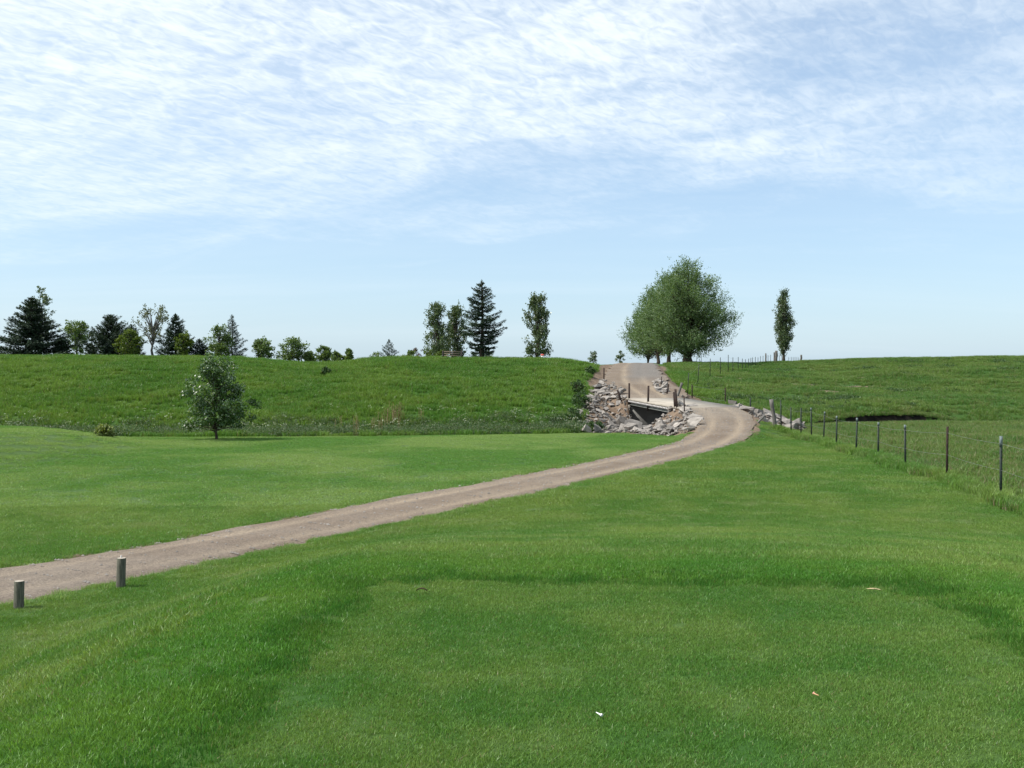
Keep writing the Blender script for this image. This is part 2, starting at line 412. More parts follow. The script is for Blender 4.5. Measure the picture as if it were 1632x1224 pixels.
def grass_tone(b, kind):
    """greens that drift from patch to patch, shared by blades and the soil sheet under them"""
    p = b.pos()
    if kind == 'mown':
        c = b.mix(b.rng(b.noise(p, 0.33, 4, 0.6), 0.38, 0.64), (0.052, 0.124, 0.023), (0.094, 0.156, 0.038))
        c = b.mix(b.math('MULTIPLY', b.rng(b.noise(p, 1.1, 5, 0.68), 0.50, 0.72), 0.7), c, (0.124, 0.174, 0.078))
        c = b.mix(b.math('MULTIPLY', b.rng(b.noise(p, 0.9, 3, 0.6, 0.8), 0.60, 0.80), 0.45), c, (0.028, 0.098, 0.016))
    elif kind == 'tee':
        c = b.mix(b.rng(b.noise(p, 0.8, 4, 0.6), 0.36, 0.66), (0.044, 0.116, 0.022), (0.078, 0.142, 0.034))
        c = b.mix(b.math('MULTIPLY', b.rng(b.noise(p, 3.3, 4, 0.65), 0.52, 0.75), 0.45), c, (0.092, 0.152, 0.050))
    elif kind == 'collar':
        c = b.mix(b.rng(b.noise(p, 0.7, 4, 0.6), 0.36, 0.66), (0.042, 0.124, 0.019), (0.068, 0.144, 0.026))
    elif kind == 'deepgreen':
        c = b.mix(b.rng(b.noise(p, 1.2, 4, 0.6), 0.36, 0.66), (0.028, 0.100, 0.016), (0.046, 0.118, 0.020))  # darker green than the collar, for the ring at the tee edge
    elif kind == 'fair':
        c = b.mix(b.rng(b.noise(p, 0.16, 4, 0.6), 0.40, 0.60), (0.052, 0.122, 0.026), (0.098, 0.160, 0.052))
        c = b.mix(b.math('MULTIPLY', b.rng(b.noise(p, 1.1, 5, 0.65), 0.54, 0.78), 0.55), c, (0.120, 0.165, 0.062))
    elif kind == 'hill':
        c = b.mix(b.rng(b.noise(p, 0.20, 5, 0.62), 0.36, 0.64), (0.044, 0.112, 0.018), (0.070, 0.136, 0.024))
        c = b.mix(b.math('MULTIPLY', b.rng(b.noise(p, 0.8, 4, 0.65), 0.50, 0.74), 0.5), c, (0.094, 0.138, 0.034))
    else:  # pasture
        c = b.mix(b.rng(b.noise(p, 0.16, 5, 0.62), 0.36, 0.64), (0.044, 0.108, 0.022), (0.072, 0.130, 0.030))
        c = b.mix(b.math('MULTIPLY', b.rng(b.noise(p, 0.6, 4, 0.65), 0.50, 0.74), 0.6), c, (0.104, 0.124, 0.046))
    return c
def blade_mat(name, kind, dry=0.06, gain=1.0, sheen=0.35, drycol=(0.20, 0.17, 0.085)):
    m_, nt = newmat(name); b = NB(nt)
    c = grass_tone(b, kind)
    isl = b.n('ShaderNodeNewGeometry').outputs['Random Per Island']
    c = b.mix(1.0, c, b.mix(isl, (0.70 * gain, 0.655 * gain, 0.62 * gain), (1.56 * gain, 1.45 * gain, 1.38 * gain)), 'MULTIPLY')
    c = b.mix(b.rng(isl, 1 - dry, 1 - dry * 0.5), c, drycol)
    sh = b.bsdf(c, 0.42, sheen)
    tr = b.n('ShaderNodeBsdfTranslucent'); b.L.new(b.mix(1.0, c, (1.25, 1.2, 0.6), 'MULTIPLY'), tr.inputs[0])
    mx = b.n('ShaderNodeMixShader'); mx.inputs[0].default_value = 0.36; b.L.new(sh, mx.inputs[1]); b.L.new(tr.outputs[0], mx.inputs[2])
    b.out(mx.outputs[0]); return m_
def ground_mat():
    m_, nt = newmat('turf_and_soil'); b = NB(nt); p = b.pos()
    c = b.mix(b.attr('hill'), b.mix(b.attr('fair'), grass_tone(b, 'mown'), grass_tone(b, 'fair')), grass_tone(b, 'hill'))
    c = b.mix(b.attr('pasture'), c, grass_tone(b, 'pasture'))
    c = b.mix(b.attr('tee'), c, grass_tone(b, 'tee'))
    c = b.mix(1.0, c, (0.72, 0.72, 0.72), 'MULTIPLY')
    dn = b.noise(p, 3.0, 6, 0.65)
    dirt = b.mix(b.rng(dn, 0.35, 0.68), (0.105, 0.076, 0.055), (0.190, 0.143, 0.104))
    shaded_soil = b.mix(b.rng(dn, 0.35, 0.68), (0.006, 0.006, 0.005), (0.017, 0.014, 0.011))  # bare bank soil, near-black because the bank's shade is painted into it
    edge = b.math('ADD', b.attr('dirt'), b.math('MULTIPLY', b.math('SUBTRACT', b.noise(p, 1.6, 5, 0.65), 0.5), 0.9))
    c = b.mix(b.rng(edge, 0.40, 0.60), c, dirt)
    c = b.mix(b.rng(b.attr('soil'), 0.35, 0.65), c, shaded_soil)
    h = b.noise(p, 30.0, 5, 0.7)
    b.out(b.bsdf(c, 0.95, 0.1, b.bump(h, 0.6, 0.03))); return m_
def gravel_mat():
    m_, nt = newmat('tan_gravel'); b = NB(nt); p = b.pos()
    a = b.noise(p, 0.5, 5, 0.6); f = b.noise(p, 38.0, 4, 0.7)
    c = b.mix(b.rng(a, 0.35, 0.66), (0.142, 0.110, 0.083), (0.180, 0.147, 0.116))
    c = b.mix(b.math('MULTIPLY', b.rng(b.noise(p, 2.1, 5, 0.65, 0.6), 0.48, 0.72), 0.5), c, (0.118, 0.098, 0.080))
    c = b.mix(b.attr('rut'), c, (0.250, 0.203, 0.150))
    c = b.mix(b.attr('grey'), c, b.mix(a, (0.128, 0.116, 0.104), (0.166, 0.152, 0.138)))
    c = b.mix(b.attr('pale'), c, (0.225, 0.198, 0.162))
    vo = b.n('ShaderNodeTexVoronoi'); vo.inputs['Scale'].default_value = 42; b.L.new(p, vo.inputs['Vector'])
    sepv = b.n('ShaderNodeSeparateXYZ'); b.L.new(vo.outputs['Color'], sepv.inputs[0])
    c = b.mix(1.0, c, b.mix(sepv.outputs[0], (0.74, 0.74, 0.74), (1.22, 1.21, 1.2)), 'MULTIPLY')
    c = b.mix(b.math('MULTIPLY', b.rng(f, 0.56, 0.72), 0.4), c, (0.09, 0.075, 0.062))
    h = b.math('ADD', b.math('MULTIPLY', f, 0.6), b.math('MULTIPLY', b.noise(p, 9.0, 4), 1.0))
    b.out(b.bsdf(c, 0.95, 0.15, b.bump(h, 0.8, 0.03))); return m_
def simple_mat(name, c1, c2, scale=6.0, rough=0.8, spec=0.3, bump=0.3, metal=0.0, stretch=None, coord='Object', isl=0.0):
    m_, nt = newmat(name); b = NB(nt)
    tc = b.n('ShaderNodeTexCoord').outputs[coord]
    if stretch:
        mp = b.n('ShaderNodeMapping'); mp.inputs['Scale'].default_value = stretch; b.L.new(tc, mp.inputs[0]); tc = mp.outputs[0]
    f = b.noise(tc, scale, 6, 0.65)
    c = b.mix(b.rng(f, 0.3, 0.7), c1, c2)
    if isl:
        r = b.n('ShaderNodeObjectInfo').outputs['Random']
        c = b.mix(1.0, c, b.mix(r, (1 - isl,) * 3, (1 + isl, 1 + isl * 0.96, 1 + isl * 0.9)), 'MULTIPLY')
    b.out(b.bsdf(c, rough, spec, b.bump(f, bump, 0.02) if bump else None, metal)); return m_
def leaf_mat(name, dark, light, pale=None, pale_f=0.0, trans=0.3, rough=0.5, spec=0.3):
    m_, nt = newmat(name); b = NB(nt)
    isl = b.n('ShaderNodeNewGeometry').outputs['Random Per Island']
    p = b.n('ShaderNodeTexCoord').outputs['Object']
    f = b.math('ADD', b.math('MULTIPLY', isl, 0.6), b.math('MULTIPLY', b.noise(p, 0.9, 3), 0.4))
    c = b.mix(b.rng(f, 0.2, 0.8), dark, light)
    if pale: c = b.mix(b.rng(isl, 1 - pale_f, 1 - pale_f + 0.01), c, pale)
    sh = b.bsdf(c, rough, spec)
    tr = b.n('ShaderNodeBsdfTranslucent'); b.L.new(b.mix(1.0, c, (1.3, 1.25, 0.5), 'MULTIPLY'), tr.inputs[0])
    mx = b.n('ShaderNodeMixShader'); mx.inputs[0].default_value = trans; b.L.new(sh, mx.inputs[1]); b.L.new(tr.outputs[0], mx.inputs[2])
    b.out(mx.outputs[0]); return m_
M = {}
M['ground'] = ground_mat(); M['gravel'] = gravel_mat()
M['tee'] = blade_mat('tee_blades', 'tee', 0.05, 1.66, 0.25); M['mown'] = blade_mat('lawn_blades', 'mown', 0.07, 1.60, 0.27); M['fair'] = blade_mat('fairway_blades', 'fair', 0.08, 2.0, 0.3)
M['collar'] = blade_mat('collar_blades', 'collar', 0.03, 1.62, 0.25); M['deepgreen'] = blade_mat('deepgreen_edge_blades', 'deepgreen', 0.02, 1.45, 0.2)
M['hill'] = blade_mat('hill_blades', 'hill', 0.05, 1.68); M['pasture'] = blade_mat('pasture_blades', 'pasture', 0.09, 1.62, drycol=(0.22, 0.165, 0.10))
M['meadow'] = blade_mat('meadow_blades', 'pasture', 0.26, 1.6, drycol=(0.24, 0.185, 0.125))
M['rock'] = simple_mat('grey_rubble', (0.14, 0.128, 0.117), (0.285, 0.264, 0.242), 3.0, 0.9, 0.2, 0.5, isl=0.32)
M['concrete'] = simple_mat('pale_concrete', (0.26, 0.235, 0.195), (0.35, 0.315, 0.27), 1.2, 0.9, 0.2, 0.2)
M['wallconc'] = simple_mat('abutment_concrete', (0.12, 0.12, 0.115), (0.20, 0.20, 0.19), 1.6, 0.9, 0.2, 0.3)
M['beam'] = simple_mat('weathered_steel_beam', (0.16, 0.17, 0.16), (0.26, 0.27, 0.25), 3.0, 0.6, 0.4, 0.2, metal=0.2)
M['corr'] = simple_mat('galvanised_decking', (0.40, 0.38, 0.37), (0.52, 0.50, 0.49), 4.0, 0.6, 0.4, 0.2)
M['rust'] = simple_mat('rusty_steel', (0.016, 0.011, 0.010), (0.042, 0.024, 0.019), 9.0, 0.8, 0.3, 0.3)
M['tpost'] = simple_mat('green_steel_post', (0.010, 0.020, 0.015), (0.022, 0.034, 0.024), 8.0, 0.6, 0.3, 0.1)
M['tip'] = simple_mat('white_post_tip', (0.10, 0.13, 0.13), (0.20, 0.24, 0.24), 9.0, 0.6, 0.3, 0.1)
M['oldwood'] = simple_mat('grey_weathered_wood', (0.075, 0.072, 0.068), (0.175, 0.165, 0.150), 5.0, 0.9, 0.2, 0.5, stretch=(6, 6, 0.7))
M['bollard'] = simple_mat('treated_wood', (0.055, 0.056, 0.044), (0.190, 0.184, 0.145), 9.0, 0.9, 0.2, 0.9, stretch=(8, 8, 0.5))
M['endgrain'] = simple_mat('end_grain', (0.26, 0.225, 0.185), (0.42, 0.38, 0.32), 14.0, 0.9, 0.2, 0.3)
M['wire'] = simple_mat('galvanised_wire', (0.20, 0.21, 0.21), (0.30, 0.31, 0.30), 5.0, 0.5, 0.5, 0, metal=0.3)
M['bark'] = simple_mat('brown_bark', (0.040, 0.032, 0.025), (0.095, 0.078, 0.060), 5.0, 0.95, 0.1, 0.6, stretch=(5, 5, 0.8))
M['palebark'] = simple_mat('grey_bark', (0.11, 0.105, 0.095), (0.22, 0.21, 0.19), 5.0, 0.95, 0.1, 0.6, stretch=(5, 5, 0.8))
M['benchdark'] = simple_mat('dark_post_wood', (0.014, 0.012, 0.011), (0.030, 0.026, 0.022), 6.0, 0.8, 0.3, 0.2)
M['benchslat'] = simple_mat('bench_slat_wood', (0.11, 0.085, 0.064), (0.18, 0.145, 0.11), 6.0, 0.85, 0.2, 0.3, stretch=(0.6, 6, 6))
M['red'] = simple_mat('red_paint', (0.55, 0.07, 0.05), (0.65, 0.11, 0.08), 6.0, 0.6, 0.3, 0)
M['white'] = simple_mat('white_paint', (0.74, 0.74, 0.72), (0.82, 0.82, 0.80), 6.0, 0.5, 0.4, 0)
M['pink'] = simple_mat('pink_paint', (0.80, 0.36, 0.32), (0.85, 0.45, 0.40), 6.0, 0.5, 0.4, 0)
M['rawwood'] = simple_mat('raw_wood', (0.42, 0.25, 0.14), (0.55, 0.36, 0.21), 20.0, 0.8, 0.2, 0.2)
M['straw'] = simple_mat('dry_straw', (0.42, 0.33, 0.19), (0.60, 0.49, 0.30), 20.0, 0.8, 0.2, 0.2)
M['deadleaf'] = simple_mat('dead_leaf', (0.030, 0.022, 0.014), (0.07, 0.045, 0.025), 20.0, 0.9, 0.2, 0.2)
M['l_spruce'] = leaf_mat('spruce_needles', (0.026, 0.050, 0.034), (0.064, 0.104, 0.064), trans=0.08, rough=0.6)
M['l_blue'] = leaf_mat('blue_spruce_needles', (0.044, 0.072, 0.062), (0.100, 0.140, 0.120), trans=0.08, rough=0.6)
M['l_dark'] = leaf_mat('cedar_needles', (0.023, 0.044, 0.031), (0.058, 0.092, 0.057), trans=0.08, rough=0.6)
M['l_willow'] = leaf_mat('willow_leaves', (0.067, 0.123, 0.044), (0.154, 0.232, 0.101), (0.21, 0.27, 0.17), 0.10, trans=0.30)
M['l_poplar'] = leaf_mat('poplar_leaves', (0.055, 0.095, 0.042), (0.130, 0.176, 0.088), (0.14, 0.17, 0.12), 0.10, trans=0.25, rough=0.4, spec=0.5)
M['l_ash'] = leaf_mat('green_leaves', (0.065, 0.121, 0.033), (0.146, 0.211, 0.066), (0.13, 0.17, 0.09), 0.06, trans=0.32)
M['l_bright'] = leaf_mat('bright_young_leaves', (0.060, 0.105, 0.018), (0.118, 0.165, 0.030), trans=0.38)
M['l_sparse'] = leaf_mat('sparse_grey_leaves', (0.075, 0.095, 0.050), (0.135, 0.155, 0.090), trans=0.3)
M['l_young'] = leaf_mat('glossy_young_leaves', (0.036, 0.086, 0.024), (0.098, 0.174, 0.051), (0.24, 0.30, 0.24), 0.08, trans=0.30, rough=0.38, spec=0.5)
M['l_dead'] = leaf_mat('dead_twigs', (0.10, 0.07, 0.055), (0.16, 0.11, 0.09), trans=0.1)
M['l_bush'] = leaf_mat('bush_leaves', (0.022, 0.062, 0.016), (0.055, 0.105, 0.028), (0.20, 0.25, 0.18), 0.06, trans=0.3)
M['l_yellow'] = leaf_mat('yellow_green_leaves', (0.10, 0.15, 0.035), (0.19, 0.23, 0.07), trans=0.35)
LG = 1.0
M['weed'] = leaf_mat('weed_leaves', (0.036, 0.082, 0.026), (0.090, 0.140, 0.055), (0.16, 0.17, 0.11), 0.12, trans=0.3)
M['flower'] = leaf_mat('white_umbels', (0.42, 0.48, 0.38), (0.72, 0.76, 0.66), trans=0.3)
M['seed'] = leaf_mat('brown_seed_heads', (0.11, 0.085, 0.035), (0.20, 0.155, 0.07), trans=0.2)

# ------------------------------------------------------------------ ground sheet
def build_ground():
    g = Geo(); nx, ny = GX.shape
    i, j = np.meshgrid(np.arange(nx - 1), np.arange(ny - 1), indexing='ij')
    q = np.stack([i * ny + j, (i + 1) * ny + j, (i + 1) * ny + j + 1, i * ny + j + 1], -1).reshape(-1, 4)
    g.add(np.stack([GX, GY, GZ], -1).reshape(-1, 3), q)
    o = g.build('ground', M['ground'], smooth=True); tag(o, kind='structure')
    Z = zones(GX, GY)
    s = Z['s']
    hill = sm(-7, -5, s) * (1 - sm(10, 15, GX)) + 0 * s
    past = np.maximum(sm(-0.3, 0.3, GX - fence_x(GY)) * (GY < 56), sm(10, 15, GX) * sm(-4, 0, s))
    past = np.where((GY > 52) & (GX > 12), 1.0, past)
    fair = sm(0.6, 1.5, Z['d1']) * ((GX < 9) & (Z['d1'] > 0)) * sm(-0.5, 0.5, GY - np.interp(GX, near_q[:, 0], near_q[:, 1]))
    dirt = np.maximum(Z['piles'] * 1.0, sm(1.5, 0.1, Z['d2']) * (GY > 62.5) * (GY < 92))
    dirt = np.maximum(dirt, sm(0.55, 0.0, Z['d1']) * sm(40, 46, GY) * 0.9)
    dirt = np.maximum(dirt, sm(0.28, -0.1, Z['d1']) * 0.75)
    al, la = bridge_frame(GX, GY)
    dirt = np.maximum(dirt, ((al > -1) & (al < BL + 1.5) & (la > -2.5) & (la < BW + 3.5)) * 0.9)
    bb = ((GX - 11.6) / 1.6) ** 2 + ((GY - 67) / 4.0) ** 2
    dirt = np.maximum(dirt, sm(1.3, 0.6, bb))
    soil = ((GX > 19.6) & (GX < 25.2) & (s > -0.9) & (s < 0.5)) * sm(0.12, 0.26, 0.5 + 0.5 * vnoise(GX, GY, 3.0, 31, 2)) * 1.0  # bare cut bank, coloured with its shade painted in
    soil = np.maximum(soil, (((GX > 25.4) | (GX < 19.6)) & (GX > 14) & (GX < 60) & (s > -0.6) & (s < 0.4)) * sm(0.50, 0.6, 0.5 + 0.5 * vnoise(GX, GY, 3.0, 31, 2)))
    # eroded scars on the pasture slope
    sc = vnoise(GX * 0.35, GY, 2.0, 91, 3); scar = sm(0.42, 0.56, sc) * ((s > 3) & (s < 26) & (GX > 13.5))
    dirt = np.maximum(dirt, scar * 0.62)
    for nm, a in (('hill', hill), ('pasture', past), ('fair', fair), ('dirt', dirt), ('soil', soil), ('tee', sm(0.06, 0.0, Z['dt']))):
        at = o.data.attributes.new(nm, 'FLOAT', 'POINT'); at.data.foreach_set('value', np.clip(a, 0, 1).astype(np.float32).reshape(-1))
    return o
build_ground()

def strip(name, Q, mat, noise_amp=0.10, seed=1, greyfn=None):
    P = Q[:, :2]; t = np.gradient(P, axis=0); t /= np.linalg.norm(t, axis=1)[:, None]
    nrm = np.stack([t[:, 1], -t[:, 0]], 1); n = len(Q); K = 33
    ss = np.r_[0, np.cumsum(np.hypot(*np.diff(P, axis=0).T))]
    a = np.linspace(-1, 1, K)
    wl = Q[:, 3] + noise_amp * (vnoise(ss, ss * 0, 1.3, seed, 3) * 1.3); wr = Q[:, 3] + noise_amp * (vnoise(ss, ss * 0 + 9, 1.3, seed + 5, 3) * 1.3)
    off = np.where(a[None, :] < 0, a[None, :] * wl[:, None], a[None, :] * wr[:, None])
    X = P[:, 0:1] + nrm[:, 0:1] * off; Y = P[:, 1:2] + nrm[:, 1:2] * off
    rut = np.exp(-((np.abs(off) - 0.62) / 0.20) ** 2)
    Z = Q[:, 2:3] + 0.015 - 0.022 * rut - 0.05 * np.abs(a[None, :]) ** 6 + 0.012 * vnoise(X, Y, 0.8, seed + 2, 2)
    i, j = np.meshgrid(np.arange(n - 1), np.arange(K - 1), indexing='ij')
    q = np.stack([i * K + j, i * K + j + 1, (i + 1) * K + j + 1, (i + 1) * K + j], -1).reshape(-1, 4)
    g = Geo(); g.add(np.stack([X, Y, Z], -1).reshape(-1, 3), q); o = g.build(name, mat, smooth=True); tag(o, kind='structure')
    rv = rut * (0.45 + 0.5 * np.clip(0.5 + vnoise(X, Y, 3.0, seed + 8, 2), 0, 1)) + 0.35 * np.clip(vnoise(off * 1.0 + 50, ss[:, None] * 0.05 + 0 * off, 0.30, seed + 9, 2), 0, 1)
    grey = greyfn(X, Y, off) if greyfn else 0 * X
    pale = sm(46, 53, Y) * sm(66, 58, Y) * 0.5
    for nm, v in (('rut', rv), ('grey', grey), ('pale', pale)):
        at = o.data.attributes.new(nm, 'FLOAT', 'POINT'); at.data.foreach_set('value', np.clip(v, 0, 1).astype(np.float32).reshape(-1))
    return o
strip('gravel_path', near_q, M['gravel'], 0.16, 1, lambda X, Y, o_: sm(24, 14, Y) * 0.25)
strip('gravel_track', far_q, M['gravel'], 0.35, 40, lambda X, Y, o_: sm(69, 76, Y) * sm(-0.9, 0.2, o_ + 0.3 * vnoise(X, Y, 2.0, 3, 2)) * sm(2.6, 1.6, o_))

def loose_stones():
    r = np.random.default_rng(77); g = Geo()
    for q, n, ym in ((near_q, 1500, 55), (far_q, 350, 85)):
        i = r.integers(0, len(q) - 1, n * 2); t = q[i + 1, :2] - q[i, :2]; t /= np.linalg.norm(t, axis=1)[:, None]
        a = np.where(r.random(n * 2) < 0.6, np.sign(r.normal(size=n * 2)) * (0.84 + 0.09 * r.normal(size=n * 2)), r.normal(0, 0.35, n * 2)); off = a * q[i, 3]
        X = q[i, 0] + t[:, 1] * off; Y = q[i, 1] - t[:, 0] * off; k = (Y < ym) & (Y > 11) & (np.abs(a) < 0.93); X, Y, zz, ab = X[k], Y[k], q[i, 2][k], np.abs(a[k])
        for x, y, z, b_ in zip(X, Y, zz, ab):
            s_ = (0.009 + 0.018 * r.random() ** 2) * (1 + y / 45); th = r.random() * 6.28; c_, d_ = math.cos(th) * s_, math.sin(th) * s_
            zz_ = z + 0.018 - 0.05 * min(b_, 1.0) ** 6
            g.add([[x + c_, y + d_, zz_], [x - d_ * .7, y + c_ * .7, zz_], [x - c_ * .9, y - d_ * .9, zz_], [x + d_ * .8, y - c_ * .8, zz_], [x, y, zz_ + s_ * .8]], [[0, 1, 4], [1, 2, 4], [2, 3, 4], [3, 0, 4]])
    tag(g.build('loose_stones', M['rock']), 'loose grey stones scattered along the gravel path', None, None, 'stuff')
# ------------------------------------------------------------------ scatter by geometry nodes (uncountable ground cover)
def scatter(name, pts, nrm, scl, patches, mat, label=None):
    """one 'stuff' object: patch meshes of blades instanced on points"""
    n = len(pts); me = bpy.data.meshes.new(name); me.vertices.add(n); me.vertices.foreach_set('co', np.asarray(pts, np.float32).reshape(-1))
    a = me.attributes.new('nrm', 'FLOAT_VECTOR', 'POINT'); a.data.foreach_set('vector', np.asarray(nrm, np.float32).reshape(-1))
    a = me.attributes.new('scl', 'FLOAT', 'POINT'); a.data.foreach_set('value', np.asarray(scl, np.float32))
    me.materials.append(mat)
    o = bpy.data.objects.new(name, me); COL.objects.link(o)
    ng = bpy.data.node_groups.new(name + '_nodes', 'GeometryNodeTree')
    ng.interface.new_socket('Geometry', in_out='INPUT', socket_type='NodeSocketGeometry'); ng.interface.new_socket('Geometry', in_out='OUTPUT', socket_type='NodeSocketGeometry')
    N, L = ng.nodes, ng.links
    gi = N.new('NodeGroupInput'); go = N.new('NodeGroupOutput')
    ip = N.new('GeometryNodeInstanceOnPoints'); g2i = N.new('GeometryNodeGeometryToInstance')
    for pch in reversed(patches):
        oi = N.new('GeometryNodeObjectInfo'); oi.inputs['Object'].default_value = pch; L.new(oi.outputs['Geometry'], g2i.inputs[0])
    mp = N.new('GeometryNodeMeshToPoints'); L.new(gi.outputs[0], mp.inputs[0])
    na = N.new('GeometryNodeInputNamedAttribute'); na.data_type = 'FLOAT_VECTOR'; na.inputs[0].default_value = 'nrm'
    sa = N.new('GeometryNodeInputNamedAttribute'); sa.data_type = 'FLOAT'; sa.inputs[0].default_value = 'scl'
    al = N.new('FunctionNodeAlignRotationToVector'); al.axis = 'Z'; L.new(na.outputs[0], al.inputs['Vector'])
    rv = N.new('FunctionNodeRandomValue'); rv.data_type = 'FLOAT'
    fl = [s_ for s_ in rv.inputs if s_.type == 'VALUE']; fl[0].default_value = 0.0; fl[1].default_value = 6.2832
    cx = N.new('ShaderNodeCombineXYZ'); L.new([s_ for s_ in rv.outputs if s_.type == 'VALUE'][0], cx.inputs[2])
    er = N.new('FunctionNodeEulerToRotation'); L.new(cx.outputs[0], er.inputs[0])
    rr = N.new('FunctionNodeRotateRotation'); rr.rotation_space = 'LOCAL'; L.new(al.outputs[0], rr.inputs[0]); L.new(er.outputs[0], rr.inputs[1])
    L.new(mp.outputs[0], ip.inputs['Points']); L.new(g2i.outputs[0], ip.inputs['Instance']); ip.inputs['Pick Instance'].default_value = True
    L.new(rr.outputs[0], ip.inputs['Rotation']); L.new(sa.outputs[0], ip.inputs['Scale'])
    L.new(ip.outputs[0], go.inputs[0])
    md = o.modifiers.new('scatter', 'NODES'); md.node_group = ng
    tag(o, label, None, None, 'stuff'); return o
def hide_patch(o):                       # a patch lives only inside the node tree
    for c in list(o.users_collection): c.objects.unlink(o)
    return o
def blade_patch(name, size, n, h, w, mat, lean=0.5, seed=0, hj=0.45, bend=False, clump=0):
    r = np.random.default_rng(seed)
    b = (r.random((n, 2)) - 0.5) * size
    if clump:
        cc = (r.random((clump, 2)) - 0.5) * size; b = cc[r.integers(0, clump, n)] + r.normal(0, size / clump ** 0.5 * 0.22, (n, 2))
    hh = h * (1 - hj + 2 * hj * r.random(n)); th = r.random(n) * 2 * np.pi
    wx = np.cos(th) * w / 2; wy = np.sin(th) * w / 2
    lt = r.random(n) * 2 * np.pi; lm = np.abs(r.normal(0, lean, n)) * hh
    lx_, ly_ = np.cos(lt) * lm, np.sin(lt) * lm
    z0 = np.full(n, -0.25 * h)
    A = np.stack([b[:, 0] - wx, b[:, 1] - wy, z0], 1); B = np.stack([b[:, 0] + wx, b[:, 1] + wy, z0], 1)
    g = Geo()
    if not bend:
        C = np.stack([b[:, 0] + lx_, b[:, 1] + ly_, hh], 1)
        g.add(np.stack([A, B, C], 1).reshape(-1, 3), np.arange(3 * n).reshape(-1, 3))
    else:
        m0 = np.stack([b[:, 0] + lx_ * 0.3 - wx * .8, b[:, 1] + ly_ * 0.3 - wy * .8, hh * 0.58], 1); m1 = np.stack([b[:, 0] + lx_ * 0.3 + wx * .8, b[:, 1] + ly_ * 0.3 + wy * .8, hh * 0.58], 1)
        C = np.stack([b[:, 0] + lx_, b[:, 1] + ly_, hh * 0.97], 1)
        V = np.stack([A, B, m1, m0, C], 1).reshape(-1, 3); k = np.arange(n)[:, None] * 5
        g.add(V, k + np.array([[0, 1, 2, 3]])); g.f.append(k + np.array([[3, 2, 4]]))
    return hide_patch(g.build(name, mat))
def jgrid(x0, x1, y0, y1, step, seed, jit=0.5):
    r = np.random.default_rng(seed)
    a, b = np.meshgrid(np.arange(x0, x1, step), np.arange(y0, y1, step), indexing='ij')
    return (a + (r.random(a.shape) - .5) * 2 * jit * step).ravel(), (b + (r.random(a.shape) - .5) * 2 * jit * step).ravel()
def inview(X, Y, m_=1100):
    u, v = project(X, Y, ground(X, Y)); return (u > -m_) & (u < 1632 + m_) & (v < 1224 + 900) & (Y > 0.5)
def put(name, X, Y, scl, patches, mat, label=None, flat=0.5):
    n = normals(X, Y); n = n * (1 - flat) + np.array([0, 0, 1.0]) * flat; n /= np.linalg.norm(n, axis=1)[:, None]
    return scatter(name, np.stack([X, Y, ground(X, Y)], 1), n, scl, patches, mat, label)

